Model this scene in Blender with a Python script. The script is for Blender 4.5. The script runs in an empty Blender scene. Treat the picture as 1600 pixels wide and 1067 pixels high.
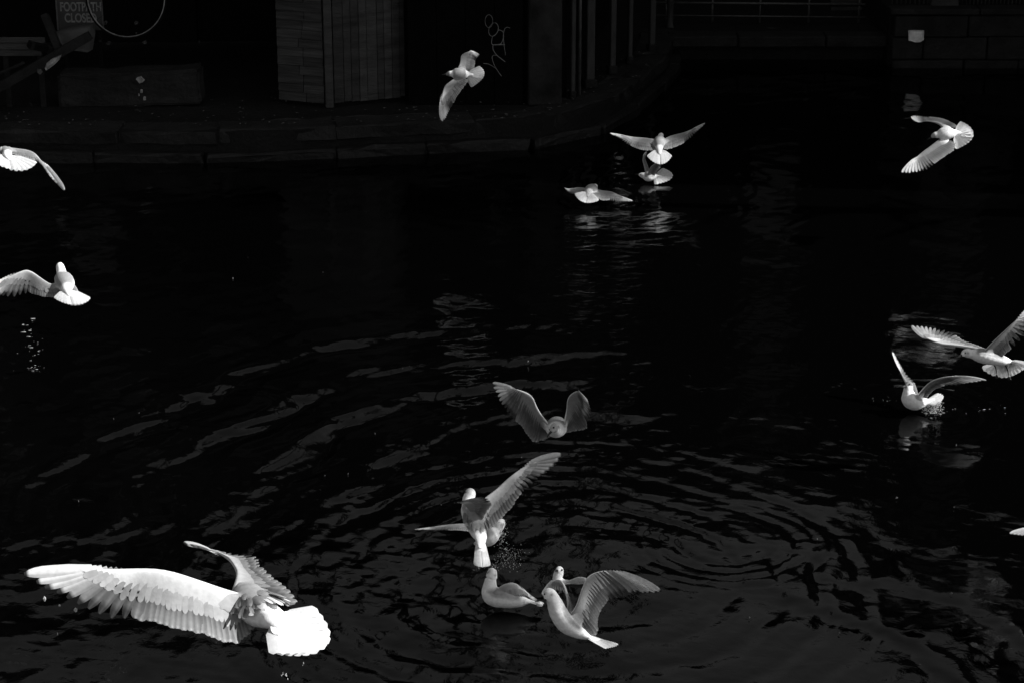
import bpy, bmesh, math, random
import numpy as np
from mathutils import Vector, kdtree
random.seed(7); rng = np.random.default_rng(11)
R = math.radians
sc = bpy.context.scene
col = sc.collection

# ------------------------------------------------------------------ camera, sky, sun, exposure
CAM = np.array([0., 0., 5.6]); PITCH = R(19.5); FPX = 3333.
cp, sp = math.cos(PITCH), math.sin(PITCH)
RIGHT = np.array([1., 0, 0]); FWD = np.array([0, cp, -sp]); UP = np.array([0, sp, cp])
cd = bpy.data.cameras.new('camera'); cam = bpy.data.objects.new('camera', cd); col.objects.link(cam)
cam.location = CAM; cam.rotation_euler = (R(90) - PITCH, 0, 0)
cd.sensor_width = 36; cd.lens = FPX / 1600 * 36; cd.clip_start = .1; cd.clip_end = 2000
sc.camera = cam
SUN_EL, SUN_A = R(37), R(6)          # from the right
sdir = np.array([math.cos(SUN_EL) * math.cos(SUN_A), -math.cos(SUN_EL) * math.sin(SUN_A), math.sin(SUN_EL)])
w = bpy.data.worlds.new('World'); sc.world = w; w.use_nodes = True
nt = w.node_tree; nt.nodes.clear()
sky = nt.nodes.new('ShaderNodeTexSky'); sky.sky_type = 'NISHITA'; sky.sun_disc = False
sky.sun_elevation = SUN_EL; sky.sun_rotation = math.atan2(sdir[0], sdir[1])
bw = nt.nodes.new('ShaderNodeRGBToBW'); bg = nt.nodes.new('ShaderNodeBackground'); wo = nt.nodes.new('ShaderNodeOutputWorld')
nt.links.new(sky.outputs[0], bw.inputs[0]); nt.links.new(bw.outputs[0], bg.inputs[0]); nt.links.new(bg.outputs[0], wo.inputs[0])
bg.inputs[1].default_value = .072
sd = bpy.data.lights.new('sun', 'SUN'); sd.energy = 5.0; sd.angle = R(.5); sd.color = (1, 1, 1)
so = bpy.data.objects.new('sun', sd); col.objects.link(so)
so.rotation_euler = Vector(sdir).to_track_quat('Z', 'Y').to_euler(); so.location = (20, -10, 30)
sc.view_settings.view_transform = 'Standard'; sc.view_settings.look = 'None'
sc.view_settings.gamma = 1; sc.view_settings.use_curve_mapping = False
sc.view_settings.exposure = 0.7

# ------------------------------------------------------------------ helpers
def at(u, v, d):                     # a photo pixel at a real distance d in front of the camera
    return CAM + d * (FWD + RIGHT * (u - 800) / FPX + UP * (533.5 - v) / FPX)
def aty(u, v, y):
    r = FWD + RIGHT * (u - 800) / FPX + UP * (533.5 - v) / FPX
    return CAM + r * (y / r[1])
def atz(u, v, z):
    r = FWD + RIGHT * (u - 800) / FPX + UP * (533.5 - v) / FPX
    return CAM + r * ((z - CAM[2]) / r[2])
def nz(a):
    a = np.asarray(a, float); n = np.linalg.norm(a); return a / n if n > 1e-9 else a

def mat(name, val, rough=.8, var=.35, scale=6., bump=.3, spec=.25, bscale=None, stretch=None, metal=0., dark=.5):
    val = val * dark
    m = bpy.data.materials.new(name); m.use_nodes = True; n = m.node_tree; p = n.nodes['Principled BSDF']
    tc = n.nodes.new('ShaderNodeTexCoord'); mp = n.nodes.new('ShaderNodeMapping')
    n.links.new(tc.outputs['Object'], mp.inputs[0])
    if stretch: mp.inputs['Scale'].default_value = stretch
    nz1 = n.nodes.new('ShaderNodeTexNoise'); nz1.inputs['Scale'].default_value = scale; nz1.inputs['Detail'].default_value = 8
    nz1.inputs['Roughness'].default_value = .65
    n.links.new(mp.outputs[0], nz1.inputs[0])
    mr = n.nodes.new('ShaderNodeMapRange'); mr.inputs[1].default_value = .3; mr.inputs[2].default_value = .7
    mr.inputs[3].default_value = val * (1 - var); mr.inputs[4].default_value = val * (1 + var)
    n.links.new(nz1.outputs[0], mr.inputs[0])
    n.links.new(mr.outputs[0], p.inputs['Base Color'])
    p.inputs['Roughness'].default_value = rough; p.inputs['Specular IOR Level'].default_value = spec; p.inputs['Metallic'].default_value = metal
    if bump:
        nz2 = n.nodes.new('ShaderNodeTexNoise'); nz2.inputs['Scale'].default_value = bscale or scale * 5; nz2.inputs['Detail'].default_value = 6
        n.links.new(mp.outputs[0], nz2.inputs[0])
        b = n.nodes.new('ShaderNodeBump'); b.inputs['Strength'].default_value = bump; b.inputs['Distance'].default_value = .02
        n.links.new(nz2.outputs[0], b.inputs['Height']); n.links.new(b.outputs[0], p.inputs['Normal'])
    return m

def plumage(name, transl):
    m = bpy.data.materials.new(name); m.use_nodes = True; n = m.node_tree; p = n.nodes['Principled BSDF']
    a = n.nodes.new('ShaderNodeAttribute'); a.attribute_name = 'tone'
    tc = n.nodes.new('ShaderNodeTexCoord')
    q = n.nodes.new('ShaderNodeTexNoise'); q.inputs['Scale'].default_value = 70; q.inputs['Detail'].default_value = 5
    n.links.new(tc.outputs['Object'], q.inputs[0])
    mr = n.nodes.new('ShaderNodeMapRange'); mr.inputs[1].default_value = .25; mr.inputs[2].default_value = .75
    mr.inputs[3].default_value = .82; mr.inputs[4].default_value = 1.08
    n.links.new(q.outputs[0], mr.inputs[0])
    mu = n.nodes.new('ShaderNodeMath'); mu.operation = 'MULTIPLY'
    n.links.new(a.outputs['Fac'], mu.inputs[0]); n.links.new(mr.outputs[0], mu.inputs[1])
    p.inputs['Roughness'].default_value = .75; p.inputs['Specular IOR Level'].default_value = .15
    n.links.new(mu.outputs[0], p.inputs['Base Color'])
    b = n.nodes.new('ShaderNodeBump'); b.inputs['Strength'].default_value = .2; b.inputs['Distance'].default_value = .002
    q2 = n.nodes.new('ShaderNodeTexNoise'); q2.inputs['Scale'].default_value = 190; q2.inputs['Detail'].default_value = 3
    n.links.new(tc.outputs['Object'], q2.inputs[0]); n.links.new(q2.outputs[0], b.inputs['Height']); n.links.new(b.outputs[0], p.inputs['Normal'])
    if transl:
        t = n.nodes.new('ShaderNodeBsdfTranslucent'); mx = n.nodes.new('ShaderNodeMixShader'); mx.inputs[0].default_value = transl
        n.links.new(mu.outputs[0], t.inputs[0]); n.links.new(p.outputs[0], mx.inputs[1]); n.links.new(t.outputs[0], mx.inputs[2])
        n.links.new(mx.outputs[0], n.nodes['Material Output'].inputs[0])
    return m

M_BODY = plumage('down_plumage', 0); M_FEA = plumage('flight_feather', .4)
M_BILL = mat('beak_horn', .03, .4, .2, 30, 0); M_EYE = mat('eye_gloss', .006, .1, .1, 5, 0, .6); M_LEG = mat('leg_skin', .05, .5, .3, 40, .2)
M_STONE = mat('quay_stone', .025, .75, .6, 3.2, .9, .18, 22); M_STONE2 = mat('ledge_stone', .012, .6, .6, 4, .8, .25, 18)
M_PAVE = mat('quay_paving', .014, .8, .5, 2.2, .8, .15, 25)
M_WOODP = mat('pale_weathered_timber', .085, .8, .45, 3, .5, .15, 14, (1, 1, 5))
M_WOODH = mat('weathered_cladding', .075, .8, .5, 3, .6, .15, 14, (.6, .6, 9))
WOODS_H = [M_WOODH] + [mat('weathered_cladding_%s' % n_, v_, .8, .6, 3, .6, .15, 14, (.6, .6, 9)) for n_, v_ in (('dark', .062), ('grey', .068), ('bleached', .09))]
WOODS_P = [M_WOODP] + [mat('upright_timber_%s' % n_, v_, .8, .55, 3, .5, .15, 14, (1, 1, 5)) for n_, v_ in (('dark', .062), ('grey', .07), ('bleached', .09))]
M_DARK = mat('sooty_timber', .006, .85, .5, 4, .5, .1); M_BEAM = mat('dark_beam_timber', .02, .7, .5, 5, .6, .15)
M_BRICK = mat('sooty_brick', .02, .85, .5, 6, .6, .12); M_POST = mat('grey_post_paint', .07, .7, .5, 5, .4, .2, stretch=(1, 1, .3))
M_METAL = mat('dull_railing_metal', .11, .45, .4, 12, .2, .4); M_RIM = mat('rim_metal', .3, .3, .5, 14, .1, .5, metal=.6)
M_SHEET = mat('grubby_plastic_sheet', .12, .6, .35, 5, .4, .3, 9); M_WHITE = mat('white_paint', .75, .6, .3, 9, .3, .3, dark=1); M_PAINT = mat('spray_paint', .3, .7, .6, 8, 0, .1)
M_SIGN = mat('sign_face', .055, .5, .3, 6, .1, .3); M_LETTER = mat('sign_lettering', .28, .6, .4, 22, 0, .2); M_LEAF = mat('dead_leaf', .16, .8, .7, 20, 0)
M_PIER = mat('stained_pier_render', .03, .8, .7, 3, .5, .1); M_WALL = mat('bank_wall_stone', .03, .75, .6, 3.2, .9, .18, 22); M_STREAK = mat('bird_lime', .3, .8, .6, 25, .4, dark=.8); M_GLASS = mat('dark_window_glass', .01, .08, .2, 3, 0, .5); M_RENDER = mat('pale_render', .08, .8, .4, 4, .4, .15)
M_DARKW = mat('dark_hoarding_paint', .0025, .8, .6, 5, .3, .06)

def mesh(name, V, Fc, m=None, parent=None, tone=None, smooth=True, loc=(0, 0, 0)):
    me = bpy.data.meshes.new(name); me.from_pydata([tuple(map(float, v)) for v in V], [], Fc)
    if tone is not None:
        at_ = me.attributes.new('tone', 'FLOAT', 'POINT'); at_.data.foreach_set('value', np.asarray(tone, np.float32))
    me.validate(); me.update()
    if smooth: me.polygons.foreach_set('use_smooth', [True] * len(me.polygons))
    o = bpy.data.objects.new(name, me); col.objects.link(o)
    if m: me.materials.append(m)
    if parent: o.parent = parent
    o.location = loc
    return o
def empty(name, loc):
    o = bpy.data.objects.new(name, None); col.objects.link(o); o.location = tuple(map(float, loc)); o.empty_display_size = .1; return o
def tag(o, label=None, cat=None, group=None, kind=None):
    if label: o['label'] = label
    if cat: o['category'] = cat
    if group: o['group'] = group
    if kind: o['kind'] = kind
    return o
class MB:
    def __init__(s): s.v = []; s.f = []; s.t = []
    def add(s, V, Fc, tone=None):
        k = len(s.v); s.v += [tuple(x) for x in V]; s.f += [tuple(i + k for i in f) for f in Fc]
        s.t += list(tone) if tone is not None else [0] * len(V)
    def box(s, c, sx, sy, sz, rz=0, bev=.0, jit=0):          # centred box with chamfered edges
        c = np.asarray(c, float); x, y, z = sx / 2, sy / 2, sz / 2
        bm = bmesh.new(); bmesh.ops.create_cube(bm, size=1)
        for v in bm.verts: v.co = Vector((v.co.x * sx, v.co.y * sy, v.co.z * sz)) + Vector([random.uniform(-jit, jit) for _ in range(3)])
        if bev: bmesh.ops.bevel(bm, geom=bm.edges[:], offset=bev, segments=1, affect='EDGES')
        ca, sa = math.cos(rz), math.sin(rz); bm.verts.index_update()
        V = [(c[0] + v.co.x * ca - v.co.y * sa, c[1] + v.co.x * sa + v.co.y * ca, c[2] + v.co.z) for v in bm.verts]
        s.add(V, [[v.index for v in f.verts] for f in bm.faces]); bm.free()
    def tube(s, pts, r, seg=8, flat=None):
        pts = np.asarray(pts, float); n = len(pts); r = np.broadcast_to(np.asarray(r, float), (n,))
        V = []; ref = np.array([.13, .2, .97])
        for i in range(n):
            t = nz(pts[min(i + 1, n - 1)] - pts[max(i - 1, 0)])
            if abs(t @ ref) > .95: ref = np.array([.9, .3, .1])
            a = nz(np.cross(ref, t)); b = np.cross(t, a)
            for k in range(seg):
                q = 2 * math.pi * k / seg; d = a * math.cos(q) + b * math.sin(q)
                V.append(pts[i] + d * r[i])
        if flat is not None: V = [np.array([p[0], flat[0] + (p[1] - flat[0]) * flat[1], p[2]]) for p in V]
        Fc = [(i * seg + k, i * seg + (k + 1) % seg, (i + 1) * seg + (k + 1) % seg, (i + 1) * seg + k) for i in range(n - 1) for k in range(seg)]
        Fc += [tuple(range(seg))[::-1], tuple((n - 1) * seg + k for k in range(seg))]
        s.add(V, Fc)
    def build(s, name, m, parent=None, smooth=False, origin=(0, 0, 0), tone=False):
        o = np.asarray(origin, float)
        return mesh(name, [np.asarray(v) - o for v in s.v], s.f, m, parent, s.t if tone else None, smooth)
def crv(P, n):
    """Catmull-Rom through the rows of P, n samples, uniform in index"""
    P = np.asarray(P, float); m = len(P)
    if m == 2: t = np.linspace(0, 1, n)[:, None]; return P[0] * (1 - t) + P[1] * t
    Q = np.vstack([2 * P[0] - P[1], P, 2 * P[-1] - P[-2]]); out = []
    for s in np.linspace(0, m - 1, n):
        i = min(int(s), m - 2); t = s - i; a, b, c, d = Q[i:i + 4]
        out.append(.5 * (2 * b + (c - a) * t + (2 * a - 5 * b + 4 * c - d) * t * t + (3 * b - a - 3 * c + d) * t ** 3))
    return np.array(out)
def thing(name, base, label, cat, group=None):
    e = empty(name, base); e.location = tuple(map(float, base)); tag(e, label, cat, group); return e
def boxpart(name, m, parent, base, c, sx, sy, sz, rz=0, bev=.006, jit=0):
    b = MB(); b.box(c, sx, sy, sz, rz, bev, jit); return b.build(name, m, parent, origin=base)
def tubepart(name, m, parent, base, pts, r, seg=8):
    b = MB(); b.tube(pts, r, seg); return b.build(name, m, parent, True, origin=base)

# ------------------------------------------------------------------ water
def smooth01(x): x = np.clip(x, 0, 1); return x * x * (3 - 2 * x)
def build_water():
    vr = np.linspace(1130, 55, 620)
    th = PITCH + np.arctan((vr - 533.5) / FPX); yr = CAM[2] / np.tan(th)
    ys = np.concatenate([[-40, -10, 0, 4, 6.5, 8.3], yr, [31, 36, 48, 70]]); ys = np.unique(np.round(ys, 5))
    a = np.linspace(-.275, .275, 620)
    aa = np.concatenate([[-9, -4, -2, -1, -.6, -.4, -.32], a, [.32, .4, .6, 1, 2, 4, 9]])
    Yg, Ag = np.meshgrid(ys, aa, indexing='ij')
    X = Ag * np.maximum(np.abs(Yg), 8.); Y = Yg
    h = np.zeros_like(X)
    g = np.random.default_rng(5)
    # gentle multi-directional chop
    pm = lambda a, b, c: .5 + .5 * np.sin(a * X + b * Y + c + 1.3 * np.sin(.7 * Y - .5 * X + c))
    masks = [pm(1.1, .6, 0), pm(-.8, .9, 2), pm(.5, -1.3, 4), 1.]
    for i in range(64):
        lam = .09 * (10. ** g.random()); k = 2 * math.pi / lam; d = g.normal(0, .75) + math.pi / 2
        amp = .0062 * lam / (2 * math.pi) * g.uniform(.5, 1.6) * masks[i % 4]
        px = X + .12 * np.sin(.9 * Y + i); py = Y + .12 * np.sin(1.1 * X + 2 * i)
        h += amp * np.sin(k * (px * math.cos(d) + py * math.sin(d)) + g.uniform(0, 6.28))
    h *= 1 - .85 * np.exp(-((X - 1.7) / 1.2) ** 2 - ((Y - 10.5) / .85) ** 2)
    def warp(X, Y): return .03 * np.sin(13 * X + 4 * np.sin(3 * Y)) * np.sin(9 * Y + 2 * np.sin(5 * X)) + .016 * np.sin(27 * X - 19 * Y + 3 * np.sin(6 * Y)) + .10 * np.sin(2.1 * X + 1.3 * Y) + .07 * np.sin(3.7 * Y - 2.2 * X + 1) + .04 * np.sin(7.1 * X + 5 * Y)
    def rings(cx, cy, lam, slope, r0, r1, ang=None, wid=None, ph=0, wp=1.):
        dx, dy = X - cx, Y - cy; r = np.hypot(dx, dy) + wp * warp(X, Y)
        e = smooth01((r - r0) / (.35 * (r1 - r0) + .02)) * smooth01((r1 - r) / (.45 * (r1 - r0)))
        if ang is not None:
            q = np.abs((np.arctan2(dy, dx) - ang + math.pi) % (2 * math.pi) - math.pi); e = e * smooth01(1 - q / wid)
        e = e * (.55 + .45 * pm(2.3, 1.7, lam * 40)) * (.65 + .35 * pm(-3.1, 2.4, lam * 90))
        return slope * lam / (2 * math.pi) * e * (np.sin(2 * math.pi * r / lam + ph) + .35 * np.sin(4 * math.pi * r / lam + 1 + ph))
    h += rings(.8, 12.35, .66, .185, .9, 5.4, R(138), R(76), .3, .75)      # swell running away to the left
    h += rings(.8, 12.35, .30, .05, .6, 4.4, R(132), R(85), 1.2, .9)
    h += rings(.3, 11.6, .27, .062, .25, 2.7, None, None, 0, .4)            # splash rings round the feeding birds
    h += rings(.9, 11.9, .15, .042, .2, 1.5, R(40), R(90), 0, .3)
    h += rings(1.35, 12.1, .11, .05, .1, .85, None, None, 0, .2)
    h += rings(-.2, 8.9, .75, .05, 2.3, 5.0, R(32), R(46), .6, 1.4)         # lower right swell
    h += rings(-2.03, 14.34, .13, .10, .22, .62, None, None, 0, .10)        # lone ring on the left
    h += rings(2.95, 14.3, .15, .06, .15, 1.1, None, None, 0, .15)
    h += rings(1.45, 20.5, .2, .05, .1, 1.6, None, None, 0, .3)
    h += rings(.85, 19.9, .2, .06, .1, 1.8, None, None, 0, .3)
    # wind-ruffled patch
    wind = np.exp(-((X - .6 - .02 * (Y - 17)) / .55) ** 2) * np.exp(-((Y - 17.6) / 1.9) ** 2) + .25 * np.exp(-((X + .2) / 1.2) ** 2 - ((Y - 16.2) / .9) ** 2)
    gw = np.zeros_like(X)
    for i in range(16):
        lam = .07 * (2.6 ** g.random()); k = 2 * math.pi / lam; d = math.pi / 2 + g.uniform(-.8, .8)
        gw += lam / (2 * math.pi) * .03 * np.sin(k * (X * math.cos(d) + Y * math.sin(d)) + .8 * np.sin(3 * X + i) + g.uniform(0, 6.28))
    h += wind * gw
    fade = smooth01((Y - 6) / 2.5) * smooth01((30 - Y) / 3) * smooth01((.33 - np.abs(Ag)) / .04)
    h *= fade
    nr, nc = X.shape; V = np.stack([X, Y, h], -1).reshape(-1, 3)
    idx = np.arange(nr * nc).reshape(nr, nc)
    Q = np.stack([idx[:-1, :-1], idx[:-1, 1:], idx[1:, 1:], idx[1:, :-1]], -1).reshape(-1, 4)
    me = bpy.data.meshes.new('water'); me.vertices.add(len(V)); me.vertices.foreach_set('co', V.astype(np.float32).ravel())
    me.loops.add(Q.size); me.loops.foreach_set('vertex_index', Q.astype(np.int32).ravel())
    me.polygons.add(len(Q)); me.polygons.foreach_set('loop_start', np.arange(0, Q.size, 4, dtype=np.int32)); me.polygons.foreach_set('loop_total', np.full(len(Q), 4, np.int32))
    me.polygons.foreach_set('use_smooth', np.ones(len(Q), bool)); me.update(calc_edges=True); me.validate()
    wa = me.attributes.new('wind', 'FLOAT', 'POINT'); wa.data.foreach_set('value', np.clip(wind, 0, 1).astype(np.float32).ravel())
    o = bpy.data.objects.new('water', me); col.objects.link(o); tag(o, 'dark rippled canal water with faint sky reflections', 'water', kind='structure')
    m = bpy.data.materials.new('canal_water'); m.use_nodes = True; n = m.node_tree; p = n.nodes['Principled BSDF']
    p.inputs['Base Color'].default_value = (.0005, .0005, .0005, 1); p.inputs['Roughness'].default_value = .03; p.inputs['IOR'].default_value = 1.33; p.inputs['Specular IOR Level'].default_value = .32
    tc = n.nodes.new('ShaderNodeTexCoord'); q = n.nodes.new('ShaderNodeTexNoise'); q.inputs['Scale'].default_value = 7; q.inputs['Detail'].default_value = 5; q.inputs['Roughness'].default_value = .55
    q.inputs['Distortion'].default_value = .6
    n.links.new(tc.outputs['Object'], q.inputs[0])
    q2 = n.nodes.new('ShaderNodeTexNoise'); q2.inputs['Scale'].default_value = 24; q2.inputs['Detail'].default_value = 4; q2.inputs['Roughness'].default_value = .6; q2.inputs['Distortion'].default_value = .4
    n.links.new(tc.outputs['Object'], q2.inputs[0])
    q3 = n.nodes.new('ShaderNodeTexNoise'); q3.inputs['Scale'].default_value = .9; q3.inputs['Detail'].default_value = 3
    n.links.new(tc.outputs['Object'], q3.inputs[0])
    r3 = n.nodes.new('ShaderNodeMapRange'); r3.inputs[1].default_value = .4; r3.inputs[2].default_value = .68; r3.inputs[3].default_value = .05; r3.inputs[4].default_value = .42
    n.links.new(q3.outputs[0], r3.inputs[0])
    mm = n.nodes.new('ShaderNodeMath'); mm.operation = 'MULTIPLY'; n.links.new(q2.outputs[0], mm.inputs[0]); n.links.new(r3.outputs[0], mm.inputs[1])
    ad = n.nodes.new('ShaderNodeMath'); ad.operation = 'ADD'; n.links.new(mm.outputs[0], ad.inputs[0]); n.links.new(q.outputs[0], ad.inputs[1])
    b = n.nodes.new('ShaderNodeBump'); b.inputs['Distance'].default_value = .012
    at_ = n.nodes.new('ShaderNodeAttribute'); at_.attribute_name = 'wind'
    mr = n.nodes.new('ShaderNodeMapRange'); mr.inputs[3].default_value = .16; mr.inputs[4].default_value = .55
    n.links.new(at_.outputs['Fac'], mr.inputs[0]); n.links.new(mr.outputs[0], b.inputs['Strength'])
    n.links.new(ad.outputs[0], b.inputs['Height']); n.links.new(b.outputs[0], p.inputs['Normal'])
    me.materials.append(m)
build_water()

# ------------------------------------------------------------------ quay
QZ = .30
EDGE = [(-30., 21.44), (-5.3, 21.44), (-2.63, 21.42), (-1.6, 21.66), (.30, 22.02), (.85, 22.5), (1.2, 23.15), (1.55, 24.2), (1.9, 25.4), (2.05, 26.8), (2.1, 45)]
def build_quay():
    n = len(EDGE); V = []; Fc = []
    back = [(-30, 46)]
    ring = EDGE + [(-30, 45)]
    V = [(x, y, QZ) for x, y in ring] + [(x, y, -1.2) for x, y in ring]; k = len(ring)
    Fc = [tuple(range(k))[::-1]] + [(i, (i + 1) % k, (i + 1) % k + k, i + k) for i in range(k)]
    q = mesh('quay', V, Fc, M_PAVE, smooth=False); tag(q, 'dark paved canal quay along the water', 'quay', kind='structure')
    bm = bmesh.new(); bm.from_mesh(q.data); bmesh.ops.recalc_face_normals(bm, faces=bm.faces[:]); bm.to_mesh(q.data); bm.free()
    # coping stones and the lower projecting ledge course
    P = np.array(EDGE[1:10]); P = np.vstack([[-7.2, 21.44], P])
    seg = np.hypot(*np.diff(P, axis=0).T); cum = np.concatenate([[0], np.cumsum(seg)])
    def pt(s): return np.array([np.interp(s, cum, P[:, 0]), np.interp(s, cum, P[:, 1])])
    for course in (0, 1):
        s = .0 if course == 0 else .35
        while s < cum[-1] - .3:
            L = random.uniform(.75, 1.5); e = min(s + L, cum[-1]); a, b = pt(s), pt(e); d = nz(b - a); nn = np.array([d[1], -d[0]])
            ln = np.linalg.norm(b - a) - .006; rz = math.atan2(d[1], d[0])
            if course == 0:
                c = (a + b) / 2 - nn * .19; z = QZ + .012 + random.uniform(-.008, .012)
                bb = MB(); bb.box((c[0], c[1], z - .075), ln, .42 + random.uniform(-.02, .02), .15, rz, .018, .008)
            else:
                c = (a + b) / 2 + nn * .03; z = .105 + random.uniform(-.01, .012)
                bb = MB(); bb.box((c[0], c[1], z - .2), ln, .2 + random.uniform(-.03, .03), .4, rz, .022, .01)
            bm = bmesh.new(); ids = [bm.verts.new(v) for v in bb.v]; [bm.faces.new([ids[i] for i in f]) for f in bb.f]
            bmesh.ops.subdivide_edges(bm, edges=[e_ for e_ in bm.edges if e_.calc_length() > .3], cuts=4)
            for v in bm.verts: v.co += Vector((random.gauss(0, .006), random.gauss(0, .010), random.gauss(0, .007)))
            bm.verts.index_update(); bb.v = [tuple(v.co) for v in bm.verts]; bb.f = [tuple(v.index for v in f.verts) for f in bm.faces]; bb.t = [0] * len(bb.v); bm.free()
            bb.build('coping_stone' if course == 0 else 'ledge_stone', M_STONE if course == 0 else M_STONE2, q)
            s = e
    # litter of leaves
    bb = MB()
    for i in range(230):
        u = random.uniform(330, 1030); s = random.random()
        x = random.uniform(-6, 1.6); y = 21.6 + random.random() ** 1.6 * 1.3 + max(0, x - .2) * 1.4 + max(0, (x + 2.6)) * .12
        zz = QZ + .032; r = random.uniform(.006, .017); a = random.uniform(0, 6.3); t = random.uniform(-.4, .6)
        c, s_ = math.cos(a), math.sin(a)
        pts = [(1.6, 0), (.5, .7), (-.9, .5), (-1.3, 0), (-.8, -.6), (.6, -.6)]
        bb.add([(x + r * (p * c - q * s_), y + r * (p * s_ + q * c), zz + abs(q) * r * t + (.004 if k % 2 else 0)) for k, (p, q) in enumerate(pts)], [tuple(range(6))])
    o = bb.build('leaf_litter', M_LEAF); tag(o, 'scattered dead leaves and scraps on the quay paving', 'leaf litter', kind='stuff')
build_quay()

# ------------------------------------------------------------------ buildings
def arcade(name, x0, x1, y0, y1, h, label, zc=2.1, back=None):
    """unseen upper storey added over an open recessed ground floor to darken it"""
    base = ((x0 + x1) / 2, (y0 + y1) / 2, QZ); t = thing(name, base, label, 'building')
    boxpart('shading_storey', M_BRICK, t, base, ((x0 + x1) / 2, (y0 + y1) / 2, (zc + h) / 2), x1 - x0, y1 - y0, h - zc, 0, .01)  # out-of-view overhang, added to darken the recess below
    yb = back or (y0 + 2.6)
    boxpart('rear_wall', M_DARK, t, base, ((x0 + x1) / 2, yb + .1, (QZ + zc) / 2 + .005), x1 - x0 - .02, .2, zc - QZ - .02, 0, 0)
    n = max(1, int((x1 - x0) / 1.6))
    for i in range(n):
        cx = x0 + (i + .5) * (x1 - x0) / n
        z = zc + .75
        while z + 1.2 < h:
            w_ = boxpart('window', M_POST, t, base, (cx, y0 - .01, z + .5), .75, .07, 1.0, 0, .008)
            boxpart('pane', M_GLASS, w_, (0, 0, 0), (cx - base[0], y0 - base[1] - .05, z + .5 - base[2]), .63, .02, .86, 0, 0)
            z += 1.9
    boxpart('parapet', M_STONE, t, base, ((x0 + x1) / 2, y0 + .1, h + .05), x1 - x0 + .1, .32, .12, 0, .01)
    return t
arcade('canal_warehouse', -12.5, -3.853, 23.3, 30, 6.2, 'dark canalside warehouse over a recessed ground floor behind the stone block')
arcade('canal_workshop', -3.85, -2.6, 23.35, 30, 5.6, 'narrow dark workshop between the warehouse and the wooden shed')
arcade('canal_storehouse', -2.55, .10, 23.25, 30, 5.1, 'dark storehouse behind the wooden shed and graffiti wall')
arcade('tall_mill_building', -24, -12.6, 23.6, 34, 11, 'tall dark mill at the far left of the quay')
# far side
def block(name, x0, x1, y0, y1, h, label, m=M_BRICK, z0=.3):
    base = ((x0 + x1) / 2, (y0 + y1) / 2, z0); t = thing(name, base, label, 'building')
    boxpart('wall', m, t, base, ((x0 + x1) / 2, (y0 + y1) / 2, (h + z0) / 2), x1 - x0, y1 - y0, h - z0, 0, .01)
    nx = max(1, int((x1 - x0) / 1.7))
    for i in range(nx):
        cx = x0 + (i + .5) * (x1 - x0) / nx; z = 2.6
        while z + 1.4 < h:
            w_ = boxpart('window', M_POST, t, base, (cx, y0 - .01, z + .6), .8, .08, 1.2, 0, .01)
            boxpart('pane', M_GLASS, w_, (0, 0, 0), (cx - base[0], y0 - base[1] - .055, z + .6 - z0), .66, .02, 1.05, 0, 0)
            z += 2.1
    boxpart('cornice', M_STONE, t, base, ((x0 + x1) / 2, y0 + .1, h + .07), x1 - x0 + .12, .4, .16, 0, .015)
    return t
block('low_far_building', -.4, 2.15, 32.0, 36, 2.9, 'low dark building beyond the far railings')
wk = thing('added_walkway', (1.1, 31.8, 5.2), 'unseen dark walkway added high between the canal buildings to frame a bright reflection', 'walkway')  # invented span and piers framing the bright gap mirrored in the water
boxpart('deck', M_BEAM, wk, (1.1, 31.8, 5.2), (.75, 31.8, 6.12), 2.86, 1.6, .2)
boxpart('enclosure', M_BRICK, wk, (1.1, 31.8, 5.2), (.75, 31.8, 7.15), 2.84, 1.5, 1.84)
for x0_, x1_ in ((-.65, .38), (1.0, 1.14), (1.62, 2.18)): boxpart('pier', M_BRICK, wk, (1.1, 31.8, 5.2), ((x0_ + x1_) / 2, 31.8, 3.1), x1_ - x0_, 1.3, 5.8)
boxpart('roof', M_DARK, wk, (1.1, 31.8, 5.2), (.75, 31.8, 8.1), 2.86, 1.8, .1)
block('corner_far_building', -3.2, -.7, 30.6, 36, 8.2, 'dark far block carrying the left end of the added walkway')
block('stepped_far_building', 2.2, 5.6, 31.0, 37, 8.3, 'dark brick building beyond the slatted screen')
block('tall_far_building', 5.65, 9.1, 30.2, 40, 9.6, 'tall dark building above the right bank wall')
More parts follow.
